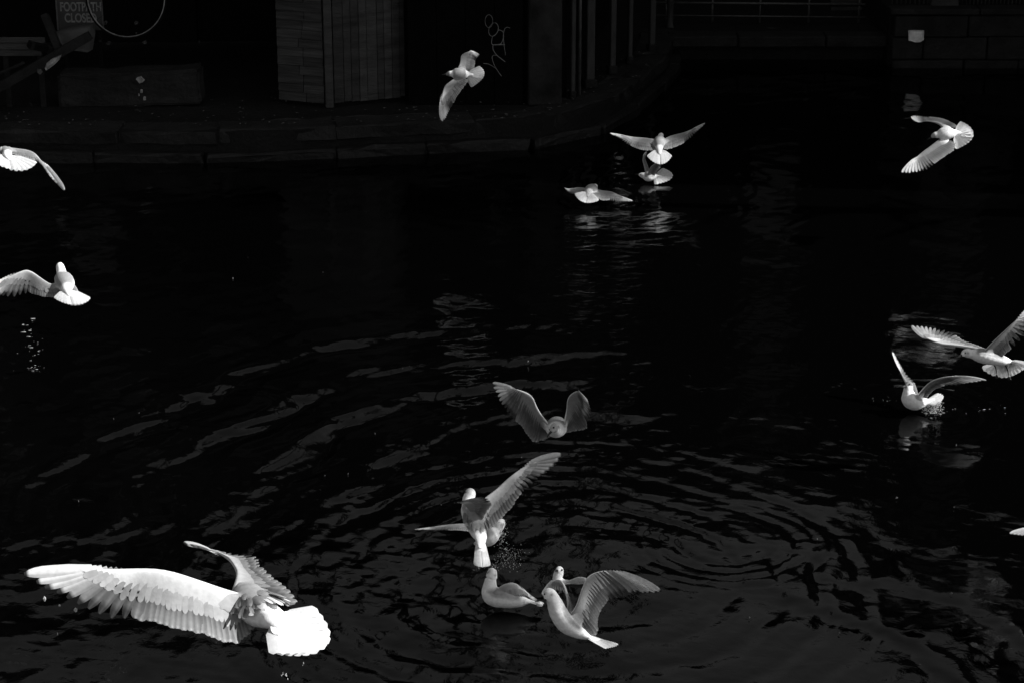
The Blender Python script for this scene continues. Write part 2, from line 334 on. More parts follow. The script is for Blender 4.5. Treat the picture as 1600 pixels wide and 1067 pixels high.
# added right-bank blockers outside the frame: warehouse shades the quay, trees filter the sun
block('sun_blocking_warehouse', 9.4, 12, 19.66, 46, 13.6, 'unseen long tall warehouse added on the right bank to shade the quay', z0=-.5)
tp = MB(); tp.box((12.2, 10.5, .0), 6.4, 18, 1.0, 0, .02); tp_ = tp.build('right_towpath', M_PAVE); tag(tp_, 'dark towpath along the right bank', 'towpath', kind='structure')
def filter_tree(X0, Y0, Z0, rad_, N_, lb, seed):  # unseen tree added as a partial filter for the sun
    b = np.array([X0 + .9, Y0, .5]); t = thing('sun_filter_tree', b, lb, 'tree')
    top = np.array([X0 + .1, Y0, Z0 + .7]); tubepart('trunk', M_BEAM, t, b, crv([b, b + (.0, .05, 2.4), (X0 + .6, Y0, Z0 * .62), top], 12), np.linspace(.24, .05, 12), 10)
    mb = MB()
    for k in range(16):
        p0 = crv([b, b + (.0, .05, 2.4), (X0 + .6, Y0, Z0 * .62), top], 20)[9 + k % 10]; a = random.uniform(0, 6.28); q = p0 + np.array([1.3 * math.cos(a), 1.1 * math.sin(a), random.uniform(.3, 1.4)]); mb.tube(crv([p0, (p0 + q) / 2 + (0, 0, .12), q], 6), np.linspace(.05, .012, 6), 6)
    mb.build('limb', M_BEAM, t, True, origin=b)
    mb = MB(); g = np.random.default_rng(seed); n = 0
    cl = [np.array([X0, Y0, Z0]) + d * np.array(rad_) * r ** .4 for d, r in zip([nz(g.normal(size=3)) for _ in range(60)], g.random(60))]
    while n < N_:
        c = cl[g.integers(60)] + g.normal(0, .3, 3); a, e = nz(g.normal(size=3)), nz(g.normal(size=3)); e = nz(np.cross(a, e)); w_ = .032; L = .085
        mb.add([c - a * L * .5, c + e * w_, c + a * L * .5, c - e * w_], [(0, 1, 2, 3)]); n += 1
    mb.build('crown', M_LEAFG, t, origin=b)
M_LEAFG = mat('evergreen_leaf', .07, .6, .4, 9, 0, .3, dark=1)
filter_tree(9.5, 10.05, 7.9, (1.35, 1.15, 1.45), 3500, 'unseen evergreen tree added on the near right bank to filter the sun', 3)
filter_tree(8.9, 18.9, 7.6, (.9, .7, 1.4), 2700, 'unseen evergreen tree added beside the right bank warehouse to filter the sun', 4)
def chimney(x, y, w_, h, lb):  # unseen stack added for the dark band it mirrors in the water
    b = (x, y, .3); t = thing('added_chimney', b, lb, 'chimney')
    V = []; 
    for z, f in ((.3, 1.), (h * .9, .8), (h * .9 + .02, .95), (h, .95)): V += [(x + sx * w_ / 2 * f, y + sy * w_ / 2 * f, z) for sx, sy in ((-1, -1), (1, -1), (1, 1), (-1, 1))]
    bb = MB(); bb.add(V, [(i * 4 + k, i * 4 + (k + 1) % 4, (i + 1) * 4 + (k + 1) % 4, (i + 1) * 4 + k) for i in range(3) for k in range(4)] + [(12, 13, 14, 15)]); bb.build('stack', M_BRICK, t, origin=b)
    for dx in (-.2, .2): tubepart('chimney_pot', M_STONE, t, b, [(x + dx * w_, y, h - .05), (x + dx * w_, y, h + .5)], w_ * .14, 10)
chimney(-.75, 37.2, .8, 17., 'unseen tall chimney added behind the storehouse to darken the reflection'); chimney(1.35, 38., .7, 15.5, 'unseen slimmer chimney added behind the walkway to darken the reflection'); chimney(-3.9, 36.5, .7, 13.5, 'unseen short chimney added behind the warehouse to darken the reflection')
def added_far_tree(x, y, h, rx, rz, n, lb):  # unseen tree added to roughen the skyline mirrored in the water
    b = np.array([x, y, .3]); t = thing('added_far_tree', b, lb, 'tree', 'unseen trees added behind the canal buildings'); g = np.random.default_rng(int(h * 10))
    tubepart('trunk', M_BEAM, t, b, crv([b, b + (.1, 0, h * .4), b + (-.1, .1, h * .95)], 10), np.linspace(.22, .03, 10), 8)
    mb = MB(); cl = [b + (0, 0, h - rz) + nz(g.normal(size=3)) * np.array([rx, rx, rz]) * g.random() ** .4 for _ in range(50)]
    for _ in range(n):
        c = cl[g.integers(50)] + g.normal(0, .3, 3); a, e = nz(g.normal(size=3)), nz(g.normal(size=3)); e = nz(np.cross(a, e)); mb.add([c - a * .1, c + e * .06, c + a * .1, c - e * .06], [(0, 1, 2, 3)])
    mb.build('crown', M_LEAFG, t, origin=b)
added_far_tree(-5.6, 32., 9.4, 1.6, 2.2, 2600, 'unseen bushy tree added behind the warehouse to break up the reflection'); added_far_tree(-2.3, 38, 12., 1.1, 2.2, 1800, 'unseen slender tree added behind the storehouse to break up the reflection')

# ------------------------------------------------------------------ shed
def shed():
    C = np.array([-1.97, 22.5]); A = np.array([-2.52, 22.72]); B = np.array([-1.17, 22.84]); h = 2.4
    base = (-1.9, 22.7, QZ); t = thing('wooden_shed', base, 'grey weathered wooden shed with horizontal and upright boards on the quay', 'shed')
    D = A + (B - C) * .9 + np.array([.1, .35])
    V = [(p[0], p[1], z) for z in (QZ, h) for p in (C * .985 + D * .015, B * .985 + D * .015, D, A * .985 + D * .015)]
    mesh('core', [np.array(v) - base for v in V], [(0, 1, 5, 4), (1, 2, 6, 5), (2, 3, 7, 6), (3, 0, 4, 7), (4, 5, 6, 7)], M_DARK, t, smooth=False)
    d = nz(A - C); L = np.linalg.norm(A - C); rz = math.atan2(d[1], d[0]); n = np.array([-d[1], d[0]]); n = n if n[1] < 0 else -n
    z = QZ + .05; i = 0
    while z < h:
        bh = .098; split = random.random() < .7; cut = random.uniform(.42, .58) * L if split else L
        for a, b in ((.045, cut - .003), (cut + .003, L)) if split else ((.045, L),):
            c = C + d * (a + b) / 2 + n * (.012 + random.uniform(0, .006))
            bb = MB(); bb.box((0, 0, 0), b - a, .022, bh + .012, 0, .003, .0015)
            V = []
            ti = R(7 + random.uniform(-2, 2)); rot = random.uniform(-.01, .01)
            for v in bb.v:
                x, y, zz = v; x, zz = x - zz * rot, zz + x * rot
                y2 = y * math.cos(ti) + zz * math.sin(ti); z2 = -y * math.sin(ti) + zz * math.cos(ti)
                V.append((c[0] + x * math.cos(rz) + n[0] * -y2 * 1, c[1] + x * math.sin(rz) + n[1] * -y2, z + bh / 2 + z2))
            mesh('cladding_board', [np.array(v) - base for v in V], bb.f, random.choice(WOODS_H), t, smooth=False)
        z += bh; i += 1
    bb = MB(); bb.box((C[0] + .008, C[1] - .012, (QZ + h) / 2), .085, .06, h - QZ - .01, R(12), .006); bb.build('corner_post', M_WOODP, t, origin=base)
    d = nz(B - C); L = np.linalg.norm(B - C); rz = math.atan2(d[1], d[0]); n = np.array([d[1], -d[0]]); s = .055
    while s < L - .02:
        wd = random.uniform(.07, .12); wd = min(wd, L - s); c = C + d * (s + wd / 2) + n * random.uniform(.008, .016)
        bb = MB(); bb.box((c[0], c[1], (QZ + h) / 2 + random.uniform(.0, .015) + .02), wd - .004, .022, h - QZ - .04, rz, .003, .001); bb.build('upright_board', random.choice(WOODS_P), t, origin=base)
        s += wd
    bb = MB(); V = [(p[0], p[1], z) for z in (h, h + .06) for p in (C + (0, -.12), B + (.12, -.02), D + (.1, .1), A + (-.12, 0))]
    bb.add(V, [(0, 1, 5, 4), (1, 2, 6, 5), (2, 3, 7, 6), (3, 0, 4, 7), (4, 5, 6, 7), (3, 2, 1, 0)]); bb.build('roof', M_DARK, t, origin=base)
shed()

# ------------------------------------------------------------------ hoarding with graffiti, colonnade
def hoarding():
    y = 22.62; base = (-.45, y, QZ); t = thing('dark_hoarding', base, 'black painted hoarding with looping graffiti beside the wooden shed', 'hoarding')
    x = -1.12
    while x < .12:
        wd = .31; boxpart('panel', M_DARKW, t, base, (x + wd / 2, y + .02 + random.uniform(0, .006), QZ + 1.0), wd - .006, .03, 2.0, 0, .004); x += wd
    boxpart('top_rail', M_DARK, t, base, (-.48, y + .0, QZ + 2.04), 1.34, .08, .07)
    def Z(X, Y): return aty(620 + X / 5.336, Y / 5.336, y - .002)
    def ell(cx, cy, rx, ry, rot=0): return [(cx + rx * math.cos(q) * math.cos(rot) - ry * math.sin(q) * math.sin(rot), cy + rx * math.cos(q) * math.sin(rot) + ry * math.sin(q) * math.cos(rot)) for q in np.linspace(0, 6.28, 22)]
    strokes = [(ell(768, 180, 32, 54), 4), (ell(806, 250, 38, 58, .3), 4),
               ([(800, 305), (791, 340), (796, 374), (850, 374), (872, 362), (888, 320), (888, 275), (868, 258), (848, 256), (830, 285), (800, 306)], 5),
               ([(800, 378), (850, 376), (902, 376)], 8),
               ([(945, 237), (920, 231), (900, 245), (889, 290), (893, 370), (907, 465)], 5),
               ([(800, 385), (805, 420), (835, 465), (905, 520)], 6), ([(835, 466), (805, 466), (795, 490), (820, 560), (873, 640)], 5), ([(722, 532), (770, 540), (835, 580)], 5)]
    bb = MB()
    for pts, r in strokes:
        P = np.array(pts, float)
        P = crv(P, 6 * len(P)) if len(P) < 15 else P
        bb.tube([Z(*p) for p in P], r / 5.336 / 147 * .62, 6, flat=(y - .002, .25))
    g = bb.build('graffiti', M_PAINT, t, True, origin=base); g['label'] = 'pale sprayed graffiti loops'
hoarding()
def colonnade():
    base = (1.0, 24.2, QZ); t = thing('canal_colonnade', base, 'dark open colonnade of grey posts following the bend of the quay', 'colonnade')
    # solid pier face next to the hoarding
    boxpart('pier', M_PIER, t, base, (.34, 22.75, QZ + 1.1), .36, .3, 2.2, R(8), .012, .004)
    for (x, y, w_) in [(.66, 22.88, .05), (.86, 23.5, .10), (1.15, 24.2, .07), (1.38, 24.72, .055), (1.68, 25.4, .07)]:
        boxpart('post', M_POST, t, base, (x, y, QZ + 1.1), w_, w_ * 1.2, 2.2, R(20), .008, .003)
        boxpart('post_foot', M_STONE, t, base, (x, y, QZ + .05), w_ * 1.5, w_ * 1.7, .1, R(20), .012, .003)
    # lintel beams and the roof
    P = [(.3, 22.85), (.86, 23.5), (1.15, 24.2), (1.38, 24.72), (1.7, 25.4), (1.9, 26.6)]
    for a, b in zip(P[:-1], P[1:]):
        c = ((a[0] + b[0]) / 2, (a[1] + b[1]) / 2, QZ + 2.25); L = math.hypot(b[0] - a[0], b[1] - a[1]); boxpart('lintel', M_DARK, t, base, c, L - .01, .16, .18, math.atan2(b[1] - a[1], b[0] - a[0]), .006)
    V = [(x, y, z) for z in (2.66, 2.95) for x, y in [(.15, 22.7), (.95, 23.35), (1.3, 24.1), (1.55, 24.7), (1.85, 25.3), (2.05, 26.7), (.12, 29)]]
    bb = MB(); n = 7; bb.add(V, [tuple(range(7))[::-1], tuple(range(7, 14))] + [(i, (i + 1) % n, (i + 1) % n + n, i + n) for i in range(n)]); bb.build('roof', M_DARK, t, origin=base)
    V = [(x, y, z) for x, y in [(.12, 23.1), (.3, 24.2), (.9, 25.6), (1.3, 27.5)] for z in (QZ, 2.655)]
    bb = MB(); bb.add(V, [(2 * i, 2 * i + 2, 2 * i + 3, 2 * i + 1) for i in range(3)]); bb.build('inner_wall', M_DARK, t, origin=base)
    # iron brackets that catch the light near the first post
    boxpart('door_frame', M_DARK, t, base, (.5, 22.93, QZ + 1.0), .2, .06, 2.0, R(30), .005)
    tubepart('downpipe', M_METAL, t, base, [(.74, 23.02, QZ), (.74, 23.02, QZ + 2.1)], .02)
colonnade()

# ------------------------------------------------------------------ things on the left of the quay
def stone_block():
    a = atz(92, 168, QZ); b = atz(316, 168, QZ); L = b[0] - a[0]; c = (a + b) / 2; base = (c[0], c[1] + .18, QZ)
    bm = bmesh.new(); bmesh.ops.create_cube(bm, size=1)
    for v in bm.verts: v.co = Vector((v.co.x * L, v.co.y * .36, v.co.z * .38))
    bmesh.ops.bevel(bm, geom=bm.edges[:], offset=.03, segments=2, affect='EDGES')
    bmesh.ops.subdivide_edges(bm, edges=[e for e in bm.edges if e.calc_length() > .12], cuts=5, use_grid_fill=True)
    for v in bm.verts:
        f = .007 * math.sin(9 * v.co.x + 4 * v.co.z) + .006 * math.sin(23 * v.co.x - 17 * v.co.z + 1) + random.uniform(-.004, .004)
        v.co += Vector((0, f, f)); v.co.z += .19 + .02 * math.sin(2.2 * v.co.x)
        if v.co.x > L * .46: v.co.x -= .02 * abs(math.sin(6 * v.co.z))
    me = bpy.data.meshes.new('block'); bm.to_mesh(me); bm.free(); me.materials.append(M_STONE)
    t = thing('stone_block', base, 'long rough dark stone block lying on the quay with a pale splash', 'stone block')
    o = bpy.data.objects.new('block', me); col.objects.link(o); o.parent = t
    p = aty(220, 126, base[1] - .2); bb = MB(); pts = []
    n = 13
    for k in range(n):
        q = 2 * math.pi * k / n; r = .055 * random.uniform(.6, 1.1); pts.append((p[0] + r * math.cos(q) * .9, p[1] - .006 + .004 * (k % 2), p[2] + r * math.sin(q) * .8))
    pts2 = [(x, y + .03, z) for x, y, z in pts]
    bb.add(pts + pts2, [tuple(range(n)), ] + [(i, (i + 1) % n, (i + 1) % n + n, i + n) for i in range(n)]); bb.build('pale_patch', M_STREAK, t, origin=base)
    for dx, dz, r in [(.0, -.12, .012), (-.03, -.16, .008), (.03, -.2, .014)]:
        bb = MB(); bb.box((p[0] + dx, p[1] + .004, p[2] + dz), r * 2, .02, r * 3, 0, .004, .003); bb.build('splash_fleck', M_STREAK, t, origin=base)
stone_block()
def fcsign():
    y = 22.85; a = aty(90, 48, y); b = aty(160, 0, y); w_ = b[0] - a[0]; cx = (a[0] + b[0]) / 2; z0 = a[2]; hh = .62
    base = (cx, y, QZ); t = thing('footpath_sign', base, 'dark rectangular FOOTPATH CLOSED sign above the leaning beam', 'sign')
    boxpart('plate', M_SIGN, t, base, (cx, y, z0 + hh / 2), w_, .02, hh, 0, .003)
    for s, (x, z, sx, sz) in enumerate([(cx - w_ / 2 + .008, z0 + hh / 2, .014, hh), (cx + w_ / 2 - .008, z0 + hh / 2, .014, hh)]):
        boxpart('frame', M_METAL, t, base, (x, y - .014, z), sx, .012, sz, 0, .002)
    for s in (-1, 1): boxpart('leg', M_DARK, t, base, (cx + s * w_ * .38, y + .035, QZ + .5), .04, .04, 1.0)
    for txt, u0, u1, v in [('FOOTPATH', 94, 158, 12), ('CLOSED', 101, 151, 29.5)]:
        cu = bpy.data.curves.new(txt, 'FONT'); cu.body = txt; cu.align_x = 'CENTER'; cu.align_y = 'CENTER'; cu.extrude = .002; cu.offset = .025
        tmp = bpy.data.objects.new('tmp', cu); col.objects.link(tmp); bpy.context.view_layer.update()
        me = bpy.data.meshes.new_from_object(tmp.evaluated_get(bpy.context.evaluated_depsgraph_get())); bpy.data.objects.remove(tmp)
        W = max(v_.co.x for v_ in me.vertices) - min(v_.co.x for v_ in me.vertices)
        p0, p1 = aty(u0, v, y - .014), aty(u1, v, y - .014); k = (p1[0] - p0[0]) / W; kz = .105 / .72 * .92
        for v_ in me.vertices: v_.co = Vector(((p0[0] + p1[0]) / 2 + v_.co.x * k - base[0], p0[1] - v_.co.z - base[1], p0[2] + v_.co.y * kz - base[2]))
        me.materials.append(M_LETTER); o = bpy.data.objects.new('lettering', me); col.objects.link(o); o.parent = t
fcsign()
def sheet_poly(name, px, y, m, label, cat, th=.012, bulge=.03):
    P = [aty(u, v, y) for u, v in px]; c = np.mean(P, 0); base = c; n = len(P); V = []; 
    ringf = [1., .66, .33]
    for s, off in ((-1, 0), (1, th)):
        for f in ringf:
            for p in P: V.append(c + (p - c) * f + np.array([0, off - bulge * (1 - f) + random.uniform(-.012, .012), 0]))
        V.append(c + np.array([0, off - bulge, 0]))
    Fc = []; k = 3 * n + 1
    for side in (0, 1):
        o = side * k
        for r in range(2):
            for i in range(n): Fc.append((o + r * n + i, o + r * n + (i + 1) % n, o + (r + 1) * n + (i + 1) % n, o + (r + 1) * n + i))
        for i in range(n): Fc.append((o + 2 * n + i, o + 2 * n + (i + 1) % n, o + 3 * n))
    for i in range(n): Fc.append((i, (i + 1) % n, k + (i + 1) % n, k + i))
    o = mesh(name, [np.array(v) - base for v in V], Fc, m, loc=base); tag(o, label, cat); return o
sheet_poly('plastic_sheet', [(88, 50), (104, 44), (147, 36), (149, 52), (145, 78), (136, 83), (118, 80), (104, 76), (92, 72)], 22.6, M_SHEET, 'crumpled pale plastic sheet hanging below the footpath sign', 'sheet')
# pale planks behind the beam
def planks():
    base = aty(35, 92, 22.55); t = thing('timber_barrier', base, 'low barrier of pale weathered planks at the left edge', 'barrier')
    for i, (v0, v1) in enumerate([(59, 67.5), (68, 78.5), (79, 88.5)]):
        a = aty(-60, (v0 + v1) / 2, 22.5); b = aty(71 - 3 * i, (v0 + v1) / 2, 22.5)
        boxpart('plank', M_WOODP, t, base, ((a[0] + b[0]) / 2, 22.5 + .006 * i, a[2]), b[0] - a[0], .03, (v1 - v0) / 149, 0, .003, .002)
    for u in (-30, 8, 62):
        a = aty(u, 80, 22.53); boxpart('upright', M_BEAM, t, base, (a[0], 22.54, QZ + .38), .06, .04, .76, 0, .004)
planks()
def beam(name, p, q, w_, m, label, cat='beam', tip=None):
    p, q = np.array(p), np.array(q); base = (p[0], p[1], min(p[2], q[2])); t = thing(name, base, label, cat)
    d = nz(q - p); a = nz(np.cross(d, (0, 1, 0))); b = np.cross(d, a); L = np.linalg.norm(q - p); V = []
    for s in (0, .006, .5, .994, 1):
        f = .93 if s in (0, 1) else 1
        for x, y in ((-1, -1), (1, -1), (1, 1), (-1, 1)): V.append(p + d * L * s + (a * x + b * y) * w_ / 2 * f + rng.normal(0, .002, 3) - base)
    Fc = [(0, 1, 2, 3), (19, 18, 17, 16)] + [(i * 4 + k, (i + 1) * 4 + k, (i + 1) * 4 + (k + 1) % 4, i * 4 + (k + 1) % 4) for i in range(4) for k in range(4)]
    mesh('timber', V, Fc, m, t, smooth=False)
    for s in (.12, .88):
        c = p + d * L * s - base; bb = MB(); ring = [c + (a * x + b * y) * w_ * .53 for x, y in ((-1, -1), (1, -1), (1, 1), (-1, 1))]
        V2 = [r + d * o for o in (-.02, .02) for r in ring]; bb.add(V2, [(0, 1, 2, 3), (7, 6, 5, 4)] + [(k, k + 4, (k + 1) % 4 + 4, (k + 1) % 4) for k in range(4)]); bb.build('iron_strap', M_METAL if tip else M_BEAM, t)
    return t
beam('leaning_beam', aty(-70, 176, 22.2), aty(141, 56, 22.35), .095, M_BEAM, 'long dark timber beam leaning up across the plastic sheet')
beam('thin_leaning_pole', aty(-60, 143, 22.3), aty(38, 98, 22.4), .03, M_BEAM, 'thin dark pole under the leaning beam at the left edge', 'pole')
beam('short_cross_timber', aty(45, 70, 22.25), aty(80, 79, 22.42), .07, M_DARK, 'short black timber end crossing the pale planks', 'timber')
beam('stay_bar', aty(70, 24, 22.6), aty(92, 78, 22.4), .07, M_BEAM, 'dark slanting stay beside the footpath sign', 'stay')
sheet_poly('white_rag', [(70, 108), (73, 99), (82, 92), (96, 86.5), (93, 94), (86, 101), (78, 107), (72, 111)], 22.12, M_STREAK, 'small white rag under the leaning beam', 'rag', .02, .03)
sheet_poly('grey_scrap', [(58, 115), (58, 109), (64, 108), (67, 113), (63, 117)], 22.1, M_SHEET, 'small grey scrap left of the white rag', 'scrap', .015, .01)
def wheel():
    c = aty(197, -3, 22.6); r = .41; base = (c[0], c[1], c[2] - r); t = thing('bicycle_wheel', base, 'large thin spoked wheel leaning above the stone block', 'wheel')
    th = np.linspace(0, 2 * math.pi, 65); P = [c + r * np.array([math.cos(q), .12 * math.sin(q), math.sin(q)]) for q in th]
    bb = MB(); bb.tube(P, .0075, 6); bb.build('rim', M_RIM, t, True, origin=base)
    P = [c + (r + .014) * np.array([math.cos(q), .12 * math.sin(q), math.sin(q)]) for q in th]; bb = MB(); bb.tube(P, .011, 6); bb.build('tyre', M_DARK, t, True, origin=base)
    tubepart('hub', M_BEAM, t, base, [c + (0, -.05, 0), c + (0, .05, 0)], .022)
    for k in range(20):
        q = 2 * math.pi * k / 20; tubepart('spoke', M_DARK, t, base, [c + (0, .03 * (-1) ** k, 0), c + r * np.array([math.cos(q), .12 * math.sin(q), math.sin(q)])], .0016, 4)
wheel()
for i, (u, v, s, lb) in enumerate([(164, 36, .03, 'small grey fitting inside the wheel, upper left'), (157, 65, .018, 'tiny pale bolt left below the wheel'), (170, 68, .04, 'dull grey offcut below the wheel'), (226, 67, .035, 'small grey offcut right below the wheel'), (213, 36, .03, 'dim grey shard inside the wheel on the right'), (213, 52, .015, 'tiny pale fleck at the wheel bottom')]):
    p = aty(u, v, 22.8); pts = [(u + s * 147 * math.cos(q) * random.uniform(.5, 1), v + s * 147 * .9 * math.sin(q) * random.uniform(.5, 1)) for q in np.linspace(0, 5.2, 6)]
    sheet_poly('metal_offcut', pts, 22.8, M_POST, lb, 'offcut', .012, .006)

# ------------------------------------------------------------------ far bank
FZ = .28
far = MB(); far.box((3.3, 36.4, FZ / 2 - .5), 2.9 * 1.0, 20, FZ + 1.0, 0, .02); f_ = far.build('far_quay', M_PAVE); tag(f_, 'dark far quay behind the railings', 'quay', kind='structure')
rb = MB(); rb.box((11.85, 36.28, .69 / 2 - .5), 14.4, 20.4, 1.69, 0, .02); r_ = rb.build('right_bank', M_PAVE); tag(r_, 'dark raised right bank', 'bank', kind='structure')
x = 1.95
while x < 4.72:
    L = min(random.uniform(.7, 1.1), 4.74 - x)
    if L < .1: break
    boxpart('coping_stone', M_STONE, f_, (0, 0, 0), (x + L / 2, 26.42, FZ - .03), L - .015, .36, .14, 0, .015, .006); x += L
RW = 25.97
for row, (z0, z1) in enumerate([(-.25, .10), (.105, .38), (.385, .65)]):
    x = 4.68 - .2 * (row % 2)
    while x < 8.2:
        L = random.uniform(.55, 1.05); x0 = max(x, 4.66)
        boxpart('wall_stone', M_WALL, r_, (0, 0, 0), ((x0 + x + L) / 2, RW + random.uniform(-.012, .012), (z0 + z1) / 2), x + L - x0 - .014, .2, z1 - z0 - .004, 0, .014, .006); x += L
x = 4.62
while x < 8.2:
    L = random.uniform(.9, 1.4); boxpart('wall_coping', M_WALL, r_, (0, 0, 0), (x + L / 2, RW + .02, .70), L - .012, .3, .07, 0, .01, .003); x += L
def railing():
    Y = 27.3; base = (3.4, Y, FZ); t = thing('tube_railing', base, 'low tubular railing of four thin rails on the far quay', 'railing')
    for v in (6, 26, 44.5, 62):
        a = aty(1015, v - 1.5, Y); b = aty(1352, v + 1.5, Y); tubepart('rail', M_METAL, t, base, [a, b], .011 if v > 10 else .016, 6)
    for u in (1040, 1112, 1186, 1262, 1340):
        a = aty(u, 70, Y); tubepart('post', M_METAL, t, base, [(a[0], Y + .03, FZ), (a[0], Y + .03, aty(u, 0, Y)[2] + .05)], .015, 6)
railing()
def bollard(u, v0, v1, Y, wpx, lb):
    a = aty(u, v0, Y); b = aty(u, v1, Y); r = wpx / 2 / 122; base = (a[0], Y, FZ); h = b[2] - FZ
    P = [(a[0], Y, FZ + h * s) for s in (0, .08, .1, .72, .76, .84, .94, 1)]; t = thing('mooring_bollard', base, lb, 'bollard', )
    bb = MB(); bb.tube(P, [r * 1.15, r * 1.15, r * .92, r * .9, r * 1.12, r * 1.15, r * .9, r * .3], 12); bb.build('post', M_POST, t, True, origin=base)
bollard(1204, 72, 46, 27.0, 12, 'squat grey bollard in front of the far railing')
bollard(1046, 74, -8, 26.95, 11, 'pale grey post at the corner of the quay by the railing')
def screen():
    Y = 28.2; base = (aty(1320, 40, Y)[0], Y, FZ); t = thing('slatted_screen', base, 'grey screen of three wide slats behind the right end of the railing', 'screen')
    for v0, v1 in ((11, 23.5), (28, 41.5), (46, 60), (-8, 6)):
        a = aty(1298, (v0 + v1) / 2, Y); b = aty(1347, (v0 + v1) / 2, Y); boxpart('slat', M_RENDER, t, base, ((a[0] + b[0]) / 2, Y, a[2]), b[0] - a[0], .03, (v1 - v0) / 119, 0, .004)
    for u in (1303, 1342): a = aty(u, 60, Y); boxpart('upright', M_DARK, t, base, (a[0], Y + .04, FZ + .55), .05, .05, 1.1)
screen()
def pickets():
    Y = 26.25; base = (6, Y, .70); t = thing('picket_railing', base, 'upright iron railing along the top of the right bank wall', 'railing')
    for u in list(range(1393, 1452, 7)) + list(range(1496, 1604, 6)):
        a = aty(u, 26, Y); tubepart('picket', M_METAL, t, base, [(a[0], Y, .72), (a[0], Y, 1.5)], .011, 5)
    for z in (.80, 1.42):
        tubepart('rail', M_METAL, t, base, [(aty(1388, 20, Y)[0], Y + .025, z), (aty(1640, 20, Y)[0], Y + .025, z)], .014, 6)
pickets()
def pillar():
    Y = 26.15; a = aty(1454, 33, Y); b = aty(1493, 33, Y); base = ((a[0] + b[0]) / 2, Y, .70); t = thing('gate_pillar', base, 'pale rendered pillar on the right bank wall', 'pillar')
    boxpart('shaft', M_RENDER, t, base, (base[0], Y + .1, 1.32), b[0] - a[0], .3, 1.14, 0, .012, .003); boxpart('plinth', M_RENDER, t, base, (base[0], Y + .1, .77), b[0] - a[0] + .03, .33, .1, 0, .012); boxpart('cap', M_STONE, t, base, (base[0], Y + .1, 1.94), b[0] - a[0] + .1, .42, .08, 0, .015)
pillar()
def cabin():
    Y = 27.6; a = aty(1518, 20, Y); b = aty(1567, 20, Y); base = ((a[0] + b[0]) / 2, Y, .69); t = thing('painted_kiosk', base, 'pale panelled kiosk with dark panes behind the right railing', 'kiosk')
    boxpart('wall', M_RENDER, t, base, (base[0], Y + .4, 1.37), b[0] - a[0], .8, 1.34, 0, .01)
    for u in (1537, 1558):
        c = aty(u, -3, Y); w_ = boxpart('window', M_RENDER, t, base, (c[0], Y - .01, c[2] + .2), .17, .05, .6, 0, .006); boxpart('pane', M_GLASS, w_, (0, 0, 0), (c[0] - base[0], -.04, c[2] + .2 - .69), .13, .02, .52, 0, 0)
    boxpart('roof', M_DARK, t, base, (base[0], Y + .4, 2.09), b[0] - a[0] + .15, .95, .08, 0, .01)
cabin()
sheet_poly('torn_poster', [(1419, 48), (1431, 47.5), (1444, 48), (1443.5, 63), (1438, 66.5), (1430, 67), (1424, 65), (1419.5, 64)], 25.83, M_WHITE, 'torn white poster on the right bank wall', 'poster', .006, .012)

dbm = MB()
for i in range(42):
    u, v = random.uniform(20, 1580), 330 + 720 * random.random() ** .7; c = atz(u, v, .006); r = random.uniform(.002, .006); a = random.uniform(0, 6.3); cl_, sl_ = math.cos(a), math.sin(a)
    dbm.add([(c[0] + r * (p * cl_ - q * sl_), c[1] + r * (p * sl_ + q * cl_), .006 + .003 * k_) for k_, (p, q) in enumerate([(2.2, 0), (.6, .6), (-1.2, .4), (-1.6, 0), (-1., -.5), (.7, -.5)])], [tuple(range(6))])
tag(dbm.build('floating_flecks', M_LEAF), 'small feathers and leaf scraps floating on the water', 'floating debris', kind='stuff')

# ------------------------------------------------------------------ gulls
def frame_curve(P, n): return crv(np.asarray(P, float), n)
def resample(P, n):
    s = np.concatenate([[0], np.cumsum(np.linalg.norm(np.diff(P, axis=0), axis=1))]); t = np.linspace(0, s[-1], n)
    return np.stack([np.interp(t, s, P[:, k]) for k in range(3)], 1)
def piece(P, i0, i1, n=40):
    m = len(P); C = crv(P, (m - 1) * 24 + 1); return resample(C[i0 * 24:i1 * 24 + 1], n)
def samp(C, t):
    t = np.clip(t, 0, 1) * (len(C) - 1); i = min(int(t), len(C) - 2); f = t - i; return C[i] * (1 - f) + C[i + 1] * f

def feather(path, nrm, w, tone_fn, tilt=0., asym=.5, rnd=0., root=.35, tipr=.16, flat=1., tipw=.28):
    """one vane: path (n,3) root to tip, normal, full width"""
    SR = (0, .14, .34, .55, .73, .85, .925, .97, 1.); pp = path; n = len(SR); V = []; T = []; cols = (-1, -.5, 0, .5, 1)
    path = np.array([samp(pp, q) for q in SR])
    for i in range(n):
        s = SR[i]; t = nz(path[min(i + 1, n - 1)] - path[max(i - 1, 0)]); side = nz(np.cross(nrm, t)); up = np.cross(t, side)
        sd = side * math.cos(tilt) + up * math.sin(tilt); upn = np.cross(t, sd)
        prof = (root + (1 - root) * smooth01(s / .35)) * math.sqrt(max(0., 1 - max(0., (s - (1 - tipr)) / tipr) ** 2)) if s < 1 else tipw
        for c in cols:
            wl = w * prof * ((1 - asym) if c < 0 else asym)
            V.append(path[i] + sd * c * wl + upn * flat * (.0012 * (1 - abs(c)) - .0022 * c * c * w / .03))
            T.append(tone_fn(s, c))
    Fc = [(i * 5 + k, i * 5 + k + 1, (i + 1) * 5 + k + 1, (i + 1) * 5 + k) for i in range(n - 1) for k in range(4)]
    return V, Fc, T

